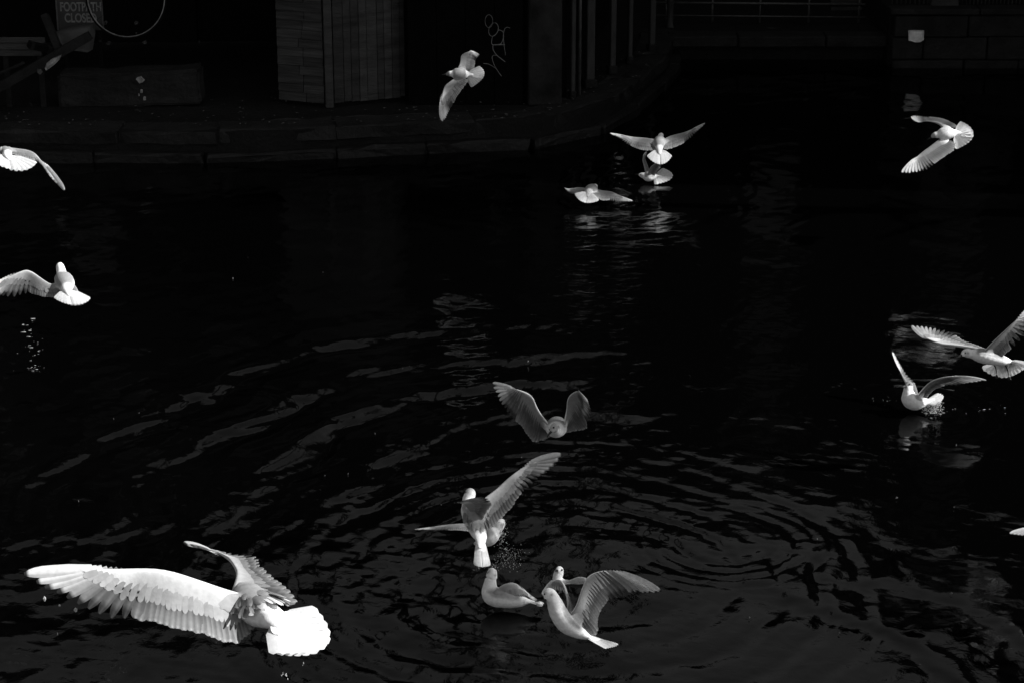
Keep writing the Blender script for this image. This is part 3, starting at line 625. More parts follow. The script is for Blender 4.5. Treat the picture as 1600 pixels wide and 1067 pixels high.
def wing(g, base, le, te, iw, jw, top, thick=.017, separate=False, n2=14, n1=10, folded=False, black=.1, white=4, cov=.5, wf=1.):
    le = np.asarray(le); te = np.asarray(te)
    LA, LH = piece(le, 0, iw), piece(le, iw, len(le) - 1); TA, TH = piece(te, 0, jw), piece(te, jw, len(te) - 1)
    span = np.linalg.norm(np.diff(crv(le, 60), axis=0), axis=1).sum()
    def S(s, c):
        if s <= .5:
            q = s / .5; a = samp(LA, q); b = samp(TA, q); return a + (b - a) * c
        q = (s - .5) / .5; hf = .42; a = samp(LH, q * hf); b = samp(TH, q); st = a + (b - a) * c
        ed = samp(LH, q * hf + c * (1 - q * hf)); k = q ** 3
        return st * (1 - k) + (ed + (b - samp(LH, 1.)) * c) * k
    def N(s, c):
        e = .012; d1 = S(min(1, s + e), c) - S(max(0, s - e), c); d2 = S(s, min(1, c + .05)) - S(s, max(0, c - .05)); return np.cross(d1, d2)
    sm = sum(nz(N(s, .5)) for s in (.15, .3, .45, .6)); vc = CAM - S(.35, .4)
    sg = 1. if (sm @ vc) * top > 0 else -1.
    mean_n = nz(sm) * sg
    def nrm(s, c):
        v = nz(N(s, c)) * sg
        if v @ mean_n < .1: v = nz(v + mean_n * (1.0 - v @ mean_n))
        return v
    sh = MB(); ns, nc = 22, 9; V = []; T = []; grid = {}
    for i in range(ns):
        s = i / (ns - 1) * .97 + .0; q = max(0, (s - .5) / .5); cc = cov * (1 - .55 * q)
        th = thick * (1 - .45 * min(1, s / .5)) * (1 - .97 * q)
        for j in range(2 * nc - 2):
            topside = j < nc; jj = j if topside else 2 * nc - 2 - j; x = jj / (nc - 1); c = cc * x ** 1.3
            prof = 2.1 * math.sqrt(x) * (1 - x) ** 1.7 + .03 * (1 - x)
            V.append(S(s, c) + nrm(s, max(c, .06)) * th * prof * (1 if topside else -.8))
            T.append((.27 + .5 * (1 - x) ** 4 * (1 - smooth01((q + .12) / .4)) + .5 * smooth01((q + .12) / .4) * (1 - .6 * x)) if topside else (.24 + .5 * smooth01((q - .1) * 1.5) * (1 - x)))  # arm's leading edge paled in tone, a painted rim light
    m_ = 2 * nc - 2
    Fc = [(i * m_ + k, i * m_ + (k + 1) % m_, (i + 1) * m_ + (k + 1) % m_, (i + 1) * m_ + k) for i in range(ns - 1) for k in range(m_)] + [tuple(range(m_))[::-1], tuple((ns - 1) * m_ + k for k in range(m_))]
    sh.add(V, Fc, T)
    feats = []
    tipsA = np.linalg.norm(np.diff(TA, axis=0), axis=1).sum() / n2
    for k in range(n2 + n1):
        prim = k >= n2; i = k - n2
        s = .5 * (k + .4) / n2 if not prim else .5 + .5 * (i + .6) / (n1 - .4)
        s = min(s, 1.); jl = random.uniform(-.03, .015)
        c0 = .12 if not prim else .05
        cs = np.linspace(c0, 1 + jl, 10); nn = nrm(s, .6)
        path = np.array([S(s, min(c, 1.)) + (S(s, 1) - S(s, .9)) * max(0, c - 1) * 10 for c in cs])
        latv = nz(S(min(1., s + .02), .9) - S(max(0., s - .02), .9)) * random.gauss(0, .0022 if not prim else .0012); path = path + np.linspace(0, 1, len(path))[:, None] ** 2 * latv
        path = path - nn * (.0035 - .0008 * (k % 3))[..., None] if False else path - nn * .0009
        ln = np.linalg.norm(path[-1] - path[0])
        w_ = np.clip(tipsA * 2.0, .014, .034) if not prim else np.clip(ln * .2, .02, .034)
        w_ = w_ * wf
        rank = n1 - 1 - i
        if not prim: fn = lambda u, c: (.13 + .11 * smooth01((u - .55) / .35) + (.1 if u > .93 else 0)) * (1.5 if abs(c) < .1 else .8 if c * sg > .3 else 1.1)
        elif rank < white + 2: fn = lambda u, c, r=rank, wv=.82 - .58 * smooth01((rank - white + 2.2) / 3.6): (wv if u < 1 - black * (1 + .25 * r) else .03) * (.9 if abs(c) < .1 else 1) * (.62 if c * sg > .3 and u > .3 else 1)
        else: fn = lambda u, c, r=rank: (.15 if u < .9 - .01 * r else .05) * (1.4 if abs(c) < .1 else 1) * (.8 if c * sg > .3 else 1)
        feats.append((('primary_feather' if prim else 'secondary_feather'), feather(path, nn, w_, fn, tilt=R(random.gauss(5.5, 2.2)) * (1 if sg > 0 else -1), flat=.7, asym=.5 if not prim else (.38 if sg > 0 else .62), tipr=.36 if prim else .14, root=.8 if prim else .5)))
    # two rows of coverts on the upper face, one below
    for row, (cA, cB, nk, off, tn) in enumerate([(.24, .68, n2 + n1 - 2, .0014, .27), (.24, .62, 20, -.0022, .25)]):
        for k in range(nk):
            s = .02 + .74 * (k + .5) / nk
            if row == 0: s = .5 * (k + .4) / n2 if k < n2 else .5 + .5 * (k - n2 + .6) / (n1 - .4)
            q = max(0, (s - .5) / .5); f = 1 - .55 * q
            cs = np.linspace(cA * f, (cB + random.uniform(-.05, .04)) * f, 6); nn = nrm(s, .4)
            path = np.array([S(s, c) + nn * (off * (1.0 - .85 * i / 5)) for i, c in enumerate(cs)])
            wd = np.clip(span * .62 * .74 / nk * 1.9, .011, .03) * wf; tt = tn * random.uniform(.75, 1.1) + (.1 * smooth01((q - .2) / .4) if off > 0 else 0)
            sh.add(*feather(path, nn if off > 0 else -nn, wd, lambda u, c, tt=tt: tt * (1.06 if u > .8 else .98), tilt=R(random.gauss(3, 2)) * (1 if sg > 0 else -1), root=.8, tipr=.22 if row == 0 else .3, flat=.12))
    if separate:
        wo_ = sh.build('wing', M_BODY, g, True, origin=base, tone=True)
        for nm, (V, Fc, T) in feats: mesh(nm, [np.array(v) - base for v in V], Fc, M_FEA, wo_, T)
    else:
        for nm, f in feats: sh.add(*f)
        wo_ = sh.build('wing', M_FEA, g, True, origin=base, tone=True)
    fr = MB(); V = []; T = []; ns = 9; nc = 8; m_ = 2 * nc - 2
    for i in range(ns):
        s = .2 * i / (ns - 1); th = .002 + .024 * (1 - i / (ns - 1)) ** 1.5
        for j in range(m_):
            topside = j < nc; jj = j if topside else m_ - j; x = jj / (nc - 1); c = .02 + (.6 - .22 * i / (ns - 1)) * x
            V.append(S(s, c) + nrm(s, max(c, .06)) * th * (1.6 * math.sqrt(x) * (1 - x) + .22) * (1 if topside else -.85)); T.append(.27 if topside else .8 - .56 * smooth01(i / 5))
    Fc = [(i * m_ + k, i * m_ + (k + 1) % m_, (i + 1) * m_ + (k + 1) % m_, (i + 1) * m_ + k) for i in range(ns - 1) for k in range(m_)] + [tuple(range(m_))[::-1], tuple((ns - 1) * m_ + k for k in range(m_))]
    return V, Fc, T

def skin(g, o, parts, vox):
    """torso, neck, head and wing roots fused into one continuous surface"""
    mb = MB()
    for V, Fc, T in parts: mb.add([np.asarray(v) - o for v in V], Fc, T)
    tmp = mesh('tmp', mb.v, mb.f)
    bm = bmesh.new(); bm.from_mesh(tmp.data)
    k = 0
    bmesh.ops.recalc_face_normals(bm, faces=bm.faces[:]); bm.to_mesh(tmp.data); bm.free()
    r = tmp.modifiers.new('r', 'REMESH'); r.mode = 'VOXEL'; r.voxel_size = vox; r.use_smooth_shade = True
    s = tmp.modifiers.new('s', 'SMOOTH'); s.factor = .5; s.iterations = 7
    me = bpy.data.meshes.new_from_object(tmp.evaluated_get(bpy.context.evaluated_depsgraph_get()))
    bpy.data.objects.remove(tmp); me.name = 'body'
    kd = kdtree.KDTree(len(mb.v))
    for i, v in enumerate(mb.v): kd.insert(v, i)
    kd.balance(); tone = np.empty(len(me.vertices), np.float32)
    for i, v in enumerate(me.vertices):
        hit = kd.find_n(v.co, 4); ws = [1 / (d + .001) for _, _, d in hit]; tone[i] = sum(w_ * mb.t[j] for w_, (_, j, _) in zip(ws, hit)) / sum(ws)
    a = me.attributes.new('tone', 'FLOAT', 'POINT'); a.data.foreach_set('value', tone)
    me.materials.clear(); me.materials.append(M_BODY); b = bpy.data.objects.new('body', me); col.objects.link(b); b.parent = g
    return b

def gull(label, D, spine, dorsal, tail, wings, radii=None, scale=1., separate=False, legs=None, hood=.0, ntail=12, tailw=1., scap=0, group='black-headed gulls over the canal'):
    """spine: tail base, rump, back, shoulder, neck, head, bill tip as (u, v, depth offset)"""
    Pt = lambda q: at(q[0], q[1], D + (q[2] if len(q) > 2 else 0))
    sp_ = [Pt(q) for q in spine]; base = sp_[2].copy(); base_ = base - np.array([0, 0, .05])
    g = thing('gull', base_, label, 'gull', group); o = base_
    dv = nz(RIGHT * dorsal[0] + UP * dorsal[1] - FWD * dorsal[2])
    tb, ru, ba, shd, ne, he, bi = sp_
    rad = np.array(radii or [.017, .037, .054, .050, .031, .0285, .0095]) * scale
    hd = nz(bi - he); face = he + hd * .036 * scale
    tmid = Pt(tail[1]); taxis = nz(tmid - tb); back_cap = tb + taxis * min(.05 * scale, .5 * np.linalg.norm(tmid - tb))
    P = np.array([back_cap, tb, ru, ba, shd, ne, he, face]); rr = np.array([.014 * scale] + list(rad)); rr[1] *= 1.25
    n = 57; C = crv(P, n); rc = np.clip(crv(np.stack([rr, rr, rr], 1), n)[:, 0], .003, None)
    seg = 20; V = []; T = []; nd = dv; 
    for i in range(n):
        t = nz(C[min(i + 1, n - 1)] - C[max(i - 1, 0)]); nd_ = nz(dv - t * (dv @ t))
        if np.linalg.norm(dv - t * (dv @ t)) < .15: nd_ = nz(nd - t * (nd @ t))
        nd = nd_; side = np.cross(t, nd); idx = i / (n - 1) * 7
        for k in range(seg):
            q = 2 * math.pi * k / seg; cu, sv = math.cos(q), math.sin(q)
            hgt = .35 + .6 * smooth01(idx / 2.) if idx < 4.5 else 1.0
            wdt = 1.2 if idx <= 1.5 else 1.08 if idx < 4.5 else (.93 if idx > 5.5 else 1.)
            bulge = 1 + .02 * math.sin(i * 1.7 + 3 * q)
            V.append(C[i] + (nd * cu * hgt + side * sv * wdt) * rc[i] * bulge)
            tone = .84
            m1 = smooth01((cu - .05) / .35) * smooth01((idx - 1.75) / .4) * smooth01((4.75 - idx) / .4); tone = tone * (1 - m1) + .27 * m1
            if idx > 5.55: # smudges of the winter head
                ear = math.exp(-((idx - 5.85) / .2) ** 2 - ((abs(sv) - .95) / .25) ** 2 - ((cu - .05) / .3) ** 2)
                eye = math.exp(-((idx - 6.35) / .13) ** 2 - ((cu - .35) / .3) ** 2); tone *= (1 - .95 * ear) * (1 - .5 * eye)
                if hood: tone *= 1 - hood * smooth01((idx - 5.75) / .35)
            T.append(tone)
    Fc = [(i * seg + k, i * seg + (k + 1) % seg, (i + 1) * seg + (k + 1) % seg, (i + 1) * seg + k) for i in range(n - 1) for k in range(seg)] + [tuple(range(seg))[::-1], tuple((n - 1) * seg + k for k in range(seg))]
    parts = [(V, Fc, T)]
    # beak, eyes
    L = .042 * scale; hdorsal = nz(dv - hd * (dv @ hd)) if np.linalg.norm(dv - hd * (dv @ hd)) > .15 else UP
    bp = [face - hd * .008, face + hd * L * .35, face + hd * L * .75 - hdorsal * .001, face + hd * L - hdorsal * .004]
    tubepart('beak', M_BILL, g, o, bp, np.array([.0085, .0062, .0042, .001]) * scale, 10)
    sd = np.cross(hd, hdorsal)
    for s in (-1, 1):
        bm = bmesh.new(); bmesh.ops.create_icosphere(bm, subdivisions=2, radius=.0056 * scale); me = bpy.data.meshes.new('eye'); bm.to_mesh(me); bm.free()
        me.materials.append(M_EYE); e = bpy.data.objects.new('eye', me); col.objects.link(e); e.parent = g
        e.location = tuple(he + hd * .015 * scale + sd * s * .0215 * scale + hdorsal * .008 * scale - o)
    # tail fan
    if tail:
        tl, tc, tr = [Pt(q) for q in tail]; feats = []; root = tb + (ru - tb) * .25
        ax = nz(tc - root); nn = nz(np.cross(tr - tl, ax)); nn = nn if (nn @ dv) > 0 else -nn
        ctl = 2 * tc - .5 * (tl + tr); arc = np.array([(1 - t) ** 2 * tl + 2 * t * (1 - t) * ctl + t * t * tr for t in np.linspace(0, 1, 60)]); arc = resample(arc, ntail)
        wd = np.clip(np.linalg.norm(arc[1] - arc[0]) * 1.5 * tailw, .015, .045)
        for k in range(ntail):
            tip = arc[k] * (1 - random.uniform(-.012, .02)) + root * 0 if False else arc[k]; f = (k - (ntail - 1) / 2) / ((ntail - 1) / 2)
            rt = root + nz(tr - tl) * f * .014; m = 9
            path = np.array([rt + (tip - rt) * (i / (m - 1)) + nn * (.0022 * (1 - abs(f)) - .004 * (i / (m - 1)) ** 2) for i in range(m)])
            feats.append(feather(path, nn, wd, lambda u, c, k=k: (.86 if k % 2 else .8) * (.9 if abs(c) < .1 else 1), tilt=R(11) * (1 if f > 0 else -1), root=.3, tipr=.09, tipw=.5))
        if separate:
            mb = MB(); # coverts at the base of the tail
            for k in range(9):
                f = (k - 4) / 4; tip = root + (samp(arc, (f + 1) / 2) - root) * .48; path = np.array([root + (tip - root) * i / 5 + nn * (.006 - .004 * i / 5) for i in range(6)])
                mb.add(*feather(path, nn, .03, lambda u, c: .85, root=.5, tipr=.4))
            to = mb.build('tail', M_BODY, g, True, origin=o, tone=True)
            for V, Fc, T in feats: mesh('tail_feather', [np.array(v) - o for v in V], Fc, M_FEA, to, T)
        else:
            mb = MB(); [mb.add(*f) for f in feats]; mb.build('tail', M_FEA, g, True, origin=o, tone=True)
    for wd in wings:
        kw = dict(wd); le = [Pt(q) for q in kw.pop('le')]; te = [Pt(q) for q in kw.pop('te')]
        fair = wing(g, o, le, te, kw.pop('iw'), kw.pop('jw'), kw.pop('top'), separate=separate, **kw)
        parts.append(fair)
    if scap:
        mb = MB(); fw = nz(shd - ru); sd_ = nz(np.cross(fw, dv))
        for k in range(46):
            f = random.uniform(.3, 1.); rt = ru + (shd - ru) * (.25 + .8 * f); a = random.uniform(-1.15, 1.15); nn = nz(dv * math.cos(a) + sd_ * math.sin(a)); rt = rt + nn * (rad[2] * (.86 if abs(a) < .8 else .95))
            L = random.uniform(.05, .085); d = nz(-fw + sd_ * math.sin(a) * random.uniform(.1, .7) - nn * .12 + rng.normal(0, .08, 3))
            path = np.array([rt + d * L * u + nn * (.004 * math.sin(3 * u) + .006 * u * scap) for u in np.linspace(0, 1, 6)])
            tn = random.choice([.27, .3, .34]) if f > .42 or scap < .9 else .75; mb.add(*feather(path, nn, random.uniform(.018, .03), lambda u, c, tn=tn: tn * (1.25 if u > .8 else 1), root=.6, tipr=.4, flat=.6))
        mb.build('scapular_feathers', M_FEA, g, True, origin=o, tone=True)
    skin(g, o, parts, .0042 if D < 16 else .006)
    for lg in legs or []:
        p = [Pt(q) for q in lg]; tubepart('leg', M_LEG, g, o, crv(p, 9), np.linspace(.005, .0032, 9), 8)
        d = nz(p[-1] - p[-2]); s = nz(np.cross(d, UP)); toes = [p[-1] + d * .03 + s * .014, p[-1] + d * .036, p[-1] + d * .03 - s * .014]
        mesh('foot', [p[-1] - o, *[q - o for q in toes], p[-1] - o + d * .004 + np.cross(d, s) * .003, *[q - o + np.cross(d, s) * .003 for q in toes]], [(0, 1, 2), (0, 2, 3), (4, 6, 5), (4, 7, 6), (0, 4, 5, 1), (1, 5, 6, 2), (2, 6, 7, 3), (3, 7, 4, 0)], M_LEG, g, smooth=False)
    return g
W = lambda le, te, iw, jw, top, **k: dict(le=le, te=te, iw=iw, jw=jw, top=top, **k)

# nearest bird, lower left
gull('largest gull, flying away lower left, one broad wing spread and white tail fanned', 4.8,
     [(436, 970, -.03), (420, 962, .0), (400, 950, .05), (386, 938, .10), (380, 936, .15), (377, 940, .19), (376, 946, .24)], (.1, .8, .55),
     [(497, 950, .02), (512, 1006, -.03), (435, 1018, -.11)],
     [W([(378, 930, .07), (345, 918, .03), (306, 904, .0), (267, 892, -.03), (228, 887.5, -.05), (134, 890, -.08), (40, 894, -.12)],
        [(400, 975, .03), (374, 1003, -.02), (345, 1000, -.05), (312, 989, -.07), (280, 983, -.08), (244, 973, -.085), (205, 966, -.09), (166, 963, -.09), (134, 950, -.1), (108, 934, -.11), (88, 925, -.11), (62, 915, -.12), (38, 896, -.12)], 4, 6, 1, n2=23, n1=10, white=4, black=.05, thick=.014),
      W([(362, 924, .11), (369, 896, .2), (356, 874, .3), (336, 861, .37), (310, 851, .43), (286, 847, .48)],
        [(464, 943, .02), (445, 918, .08), (423, 903, .14), (404, 886, .2), (397, 868, .28), (372, 865, .34), (340, 858.5, .40), (310, 852.5, .44), (286, 848, .48)], 2, 4, 1, white=4)],
     separate=True, tailw=1.25, scap=1., radii=[.018, .030, .042, .042, .031, .028, .0095])
# bird rising tail-down in the middle
gull('gull rising tail-down above the splash with one wing raised to the right', 11.3,
     [(751, 842, -.06), (748, 832, -.03), (742, 812, .0), (736, 794, .04), (732, 781, .06), (735, 770, .07), (725, 766, .12)], (.45, .25, .85),
     [(742, 882, -.10), (753, 885, -.11), (765, 883, -.10)],
     [W([(752, 786, .04), (758, 777, .05), (776, 763, .06), (796, 745, .07), (817, 730, .08), (845, 717, .06), (878, 708.5, .03)],
        [(760, 828, -.02), (770, 823, .0), (781, 811, .02), (799, 792, .04), (814, 771, .05), (837, 751, .06), (850, 741, .05), (863, 732, .05), (872, 722, .04), (878, 710, .03)], 3, 4, 1, black=.05),
      W([(734, 794, .0), (728, 789, -.1), (723, 786, -.18), (711, 784, -.36)],
        [(752, 814, -.03), (762, 798, -.1), (768, 785, -.18), (752, 776, -.26), (711, 785, -.36)], 2, 2, 1, black=.4, white=1)], separate=True, scale=1.02, radii=[.022, .040, .056, .052, .033, .029, .0095], scap=.5)
# bird half hidden behind it
gull('gull half hidden behind the rising gull, one wing stretched flat to the left', 12.45,
     [(748, 846, .06), (754, 843, .04), (761, 840, .02), (769, 835, .0), (777, 826, .0), (783, 817, .0), (789, 813, .04)], (-.1, .9, .2),
     [(741, 846, .14), (740, 848, .12), (742, 850, .10)],
     [W([(752, 825, .04), (730, 819, .06), (700, 820, .05), (672, 823, .02), (645, 826, -.02)], [(742, 832, .0), (722, 828, .0), (700, 827.5, -.02), (675, 828, -.03), (645, 826.8, -.02)], 2, 2, 1),
      W([(768, 826, .1), (776, 822, .18), (782, 818, .26), (789, 814, .4)], [(758, 832, .06), (770, 829, .16), (780, 824, .26), (789, 815, .4)], 2, 2, 1)])
# sitting bird
gull('gull sitting on the water with folded grey wings, left of the lunging gull', 12.35,
     [(826, 938, .0), (812, 937, .0), (790, 934, .0), (768, 929, .0), (766, 909, .0), (769, 894, .0), (757, 900, .02)], (.1, 1., .1),
     [(838, 937, .03), (846, 940, .0), (838, 942, -.03)],
     [W([(772, 924, -.035), (786, 913, -.03), (806, 911, -.02), (826, 930, -.012), (846, 940, .0)], [(778, 936, -.055), (796, 938, -.06), (812, 938, -.045), (826, 939, -.02), (846, 942, .0)], 2, 2, 1, thick=.012, black=.3),
      W([(774, 922, .035), (788, 912, .03), (806, 911, .02), (826, 930, .015), (846, 939, .01)], [(778, 930, .055), (796, 931, .06), (812, 933, .045), (826, 936, .02), (846, 941, .01)], 2, 2, 1, thick=.012, black=.3)],
     radii=[.02, .043, .060, .058, .036, .031, .0095])
# lunging bird
gull('gull lunging left with bread, wing arched high to the right', 11.7,
     [(918, 994, .0), (903, 986, .0), (886, 974, .0), (873, 957, .0), (865, 938, -.02), (857, 927, -.03), (850, 942, -.05)], (.45, .8, -.15),
     [(955, 1002, .05), (966, 1006, .0), (948, 1011, -.05)],
     [W([(888, 962, -.02), (900, 945, -.03), (910, 917, -.03), (920, 899, -.02), (943, 891, .0), (972, 895, .02), (1004, 905, .03), (1035, 918.5, .03)],
        [(916, 996, -.01), (932, 990, .0), (933, 971, .02), (938, 954, .03), (952, 937, .04), (970, 932, .05), (989, 927.5, .05), (1003, 925.5, .05), (1018, 925.5, .04), (1034, 924, .03)], 3, 4, -1, black=.04, n2=15),
      W([(886, 955, .04), (887, 936, .06), (879, 909, .10), (866, 907, .18), (846, 929, .30)],
        [(905, 984, .05), (899, 962, .08), (892, 942, .11), (876, 926, .19), (846, 932, .30)], 2, 2, -1)],
     separate=True, radii=[.022, .042, .058, .054, .040, .034, .010])
gull('gull peering over the lunging gull, dark smudged face and half folded wing', 12.75,
     [(926, 922, .05), (913, 921, .04), (896, 920, .02), (880, 916, .0), (871, 905, .0), (874, 891, .0), (868, 891, -.06)], (.1, 1., .1),
     [(940, 920, .07), (944, 922, .05), (940, 924, .03)],
     [W([(881, 912, -.03), (894, 904, -.035), (911, 901, -.03), (938, 916, .0)], [(886, 922, -.05), (902, 921, -.055), (918, 919, -.04), (939, 920, .0)], 2, 2, 1, thick=.012, black=.4),
      W([(882, 910, .04), (892, 906, .06), (906, 908, .08), (935, 918, .12)], [(886, 915, .07), (900, 916, .08), (914, 918, .09), (936, 921, .12)], 2, 2, 1, thick=.012, black=.3)])
# bird coming at the camera
gull('gull flying towards the camera with both wings raised in a broad V', 12.,
     [(872, 658, .20), (871, 660, .15), (870, 664, .08), (869, 669, .02), (868, 670, -.03), (866, 668, -.075), (856, 680, -.11)], (.0, .85, -.3),
     [(858, 655, .32), (873, 652, .33), (888, 656, .32)],
     [W([(856, 661, .0), (848, 650, -.01), (839, 635, -.02), (833, 621, -.03), (822, 612.5, -.04), (800, 605.5, -.02), (770, 596.5, .02)],
        [(858, 682, .05), (846, 688, .07), (834, 689, .06), (826, 681, .05), (818, 667, .04), (806, 657, .03), (793, 643, .02), (784, 631, .02), (777, 618, .02), (771, 605, .02), (769.5, 598, .02)], 4, 5, -1, n2=14, black=.0, cov=.56),
      W([(882, 661, .0), (885, 640, -.03), (887, 623, -.06), (894, 614, -.10), (905, 611, -.2), (918, 623, -.33)],
        [(884, 676, .04), (903, 672, .05), (915, 671, .03), (917, 661, .0), (922, 651, -.05), (924, 641, -.13), (921, 630, -.24), (918.5, 624, -.33)], 3, 3, -1, n2=14, black=.03, cov=.56)],
     separate=True, radii=[.017, .037, .054, .056, .036, .026, .0085], hood=.45)
# splashing bird on the right
gull('gull alighting on the water at right, wings up and bright tail throwing spray', 15.3,
     [(1450, 626, .02), (1441, 628, .01), (1430, 628, .0), (1421, 623, -.02), (1419, 610, -.03), (1420, 601, -.03), (1410, 604, -.07)], (.15, 1., -.1),
     [(1466, 613, .08), (1474, 619, .04), (1464, 632, -.06)],
     [W([(1424, 614, .05), (1414, 596, .1), (1402, 569, .17), (1393.5, 547, .22)], [(1435, 616, .07), (1429, 598, .14), (1418, 586, .18), (1408, 570, .2), (1394, 547.5, .22)], 1, 1, -1),
      W([(1434, 617, -.04), (1445, 604, -.09), (1457, 594.5, -.14), (1480, 588, -.2), (1513, 588, -.2), (1541, 592.5, -.16)], [(1448, 621, -.02), (1460, 608, -.06), (1477, 602, -.09), (1496, 600, -.11), (1518, 597, -.13), (1541, 593.5, -.16)], 2, 2, -1, black=.0)],
     hood=.75, radii=[.022, .042, .062, .058, .036, .030, .0095])
gull('gull flying left at the right edge, far wing forward, legs hanging and tail fanned', 14.,
     [(1577, 566, .02), (1566, 563, .0), (1548, 558, .0), (1531, 555, .0), (1519, 553, .0), (1509, 551.5, .0), (1497, 557.5, -.02)], (.0, .95, .05),
     [(1536, 576, .13), (1572, 589, .05), (1606, 569, -.05)],
     [W([(1532, 548, .04), (1514, 544, .08), (1486, 540, .14), (1466, 537, .17), (1442, 525, .24), (1424, 509, .32)],
        [(1548, 549, .06), (1530, 540, .1), (1507, 532, .18), (1493, 523, .22), (1476, 516, .26), (1457, 511.5, .28), (1440, 508.5, .3), (1424.5, 508, .32)], 3, 3, 1, white=5, black=.03),
      W([(1537, 549, -.04), (1550, 535, -.07), (1567, 519, -.10), (1600, 489, -.14), (1640, 455, -.10)],
        [(1562, 561, -.03), (1571, 553, -.05), (1580, 545, -.06), (1600, 527, -.08), (1625, 498, -.09), (1640, 457, -.10)], 2, 2, -1)],
     separate=True, legs=[[(1552, 568, -.01), (1556, 575, -.01), (1557, 583, .0)], [(1570, 569, .01), (1574, 577, .01), (1576, 586, .02)]])
# far birds
gull('gull seen from behind with wings level, above another at mid-canal', 21.,
     [(1030.5, 235, -.06), (1030, 231, -.02), (1030, 225, .02), (1031, 219, .06), (1032, 215, .09), (1033, 212, .11), (1034, 209, .17)], (.0, .75, .6),
     [(1012.5, 246, -.09), (1032, 257, -.13), (1048.5, 246, -.09)],
     [W([(1026, 219, .04), (1008, 216, .06), (990, 214.5, .06), (966, 210.5, .04), (951, 208, .0)], [(1024, 235, -.04), (1004, 235, -.02), (985, 228, .0), (967, 216.5, .01), (951.5, 208.5, .0)], 2, 2, 1),
      W([(1036, 219, .04), (1049, 212.5, .06), (1071, 206.5, .06), (1092, 197.5, .03), (1103, 192, .0)], [(1037, 234, -.04), (1050, 232, -.02), (1068, 223.5, .0), (1084, 212, .01), (1096, 201, .0), (1103, 192.5, .0)], 2, 2, 1)], tailw=1.1)
gull('gull skimming the water under the level-winged gull, round tail fanned right', 21.2,
     [(1026, 275, .0), (1022, 275.5, .0), (1015, 276, .0), (1009, 275.5, .0), (1006, 275, .0), (1003, 274, .0), (995, 273, .0)], (.0, .85, .4),
     [(1038, 263, .06), (1051, 276, .0), (1026, 288, -.06)],
     [W([(1009, 273, .05), (1006, 260, .1), (1004, 249, .14), (1010, 236, .22)], [(1017, 273, .06), (1013, 261, .1), (1009, 250, .14), (1011, 237, .22)], 2, 2, 1),
      W([(1011, 277, -.04), (1015, 264, -.08), (1022, 257, -.12), (1034, 251, -.2)], [(1022, 277, -.03), (1027, 268, -.06), (1032, 262, -.1), (1036, 252, -.2)], 2, 2, -1)], tailw=1.2)
gull('gull low over mid-canal flying away with drooped wings and pale tail', 20.4,
     [(920, 302, -.05), (921, 300, -.02), (923, 297.5, .02), (926, 295, .06), (928, 293.5, .09), (930, 292, .11), (931.5, 290, .16)], (.0, .75, .6),
     [(899, 305, -.08), (913, 316.5, -.12), (934, 314, -.08)],
     [W([(919, 296, .04), (903, 293.5, .05), (890, 296, .03), (881, 292.5, .0)], [(913, 303, -.03), (897, 303.5, -.02), (887, 300.5, .0), (881, 293.2, .0)], 1, 1, 1),
      W([(929, 296.5, .04), (942, 298.5, .05), (957, 300.5, .04), (974, 309, .0), (990, 314.5, -.04)], [(929, 306, -.03), (940, 313, -.03), (952, 313.5, -.03), (966, 317, -.04), (976, 317, -.04), (990, 315.3, -.04)], 2, 2, 1)], tailw=1.2)
gull('gull banking left at upper right with round fanned tail', 19.,
     [(1494, 208, .0), (1489, 208.5, .0), (1480, 209, .0), (1471, 210, .0), (1465, 211, .0), (1460, 212, .0), (1451, 217.5, .0)], (.0, .25, -.95),
     [(1504, 191.5, .0), (1521, 212, .02), (1496, 233, .0)],
     [W([(1472, 201, .0), (1466, 194.5, .03), (1451, 190.7, .06), (1434, 190, .06), (1422.5, 184, .02)], [(1496, 197.5, .0), (1482, 190, .03), (1470, 186, .05), (1453, 183, .06), (1440, 181.5, .05), (1428, 181, .03), (1423, 182, .02)], 2, 3, -1, black=.0),
      W([(1470, 216, .0), (1452, 230, -.05), (1441, 238, -.08), (1428, 250, -.12), (1408.5, 270, -.15)], [(1493, 224, .0), (1490, 236, -.03), (1477, 245, -.06), (1460, 257, -.1), (1449, 265, -.12), (1436, 269.5, -.14), (1420, 271.5, -.15), (1409, 271, -.15)], 2, 3, -1, black=.03, white=5)],
     hood=.5, tailw=1.3)
gull('gull gliding steeply banked in front of the graffiti hoarding', 20.,
     [(732, 116.5, .0), (728, 116.5, .0), (720, 116.5, .0), (711, 116, .0), (706.5, 115.8, .0), (702, 116, .0), (694, 117, .0)], (.1, .25, .95),
     [(751, 105.5, .0), (756, 119, -.02), (738.5, 136, .0)],
     [W([(715, 108, .02), (719, 98, .06), (720.5, 88, .1), (726, 83.5, .14), (737, 80.5, .22), (749.5, 84.5, .30)], [(738, 114, .0), (741, 108, .04), (743, 96, .1), (745.5, 91.5, .18), (748.5, 88, .25), (749.8, 85.5, .30)], 3, 2, 1, black=.03),
      W([(712, 122, .0), (703, 128, -.04), (695, 135.5, -.06), (690.5, 152, -.08), (688.5, 176, -.06), (690, 191, -.02)], [(731, 125, .0), (729, 131, -.02), (716, 149, -.04), (708, 162.5, -.05), (700, 178, -.04), (696, 186.5, -.03), (692, 190.8, -.02)], 2, 3, 1, black=.02, white=5)],
     hood=.7, tailw=1.2)
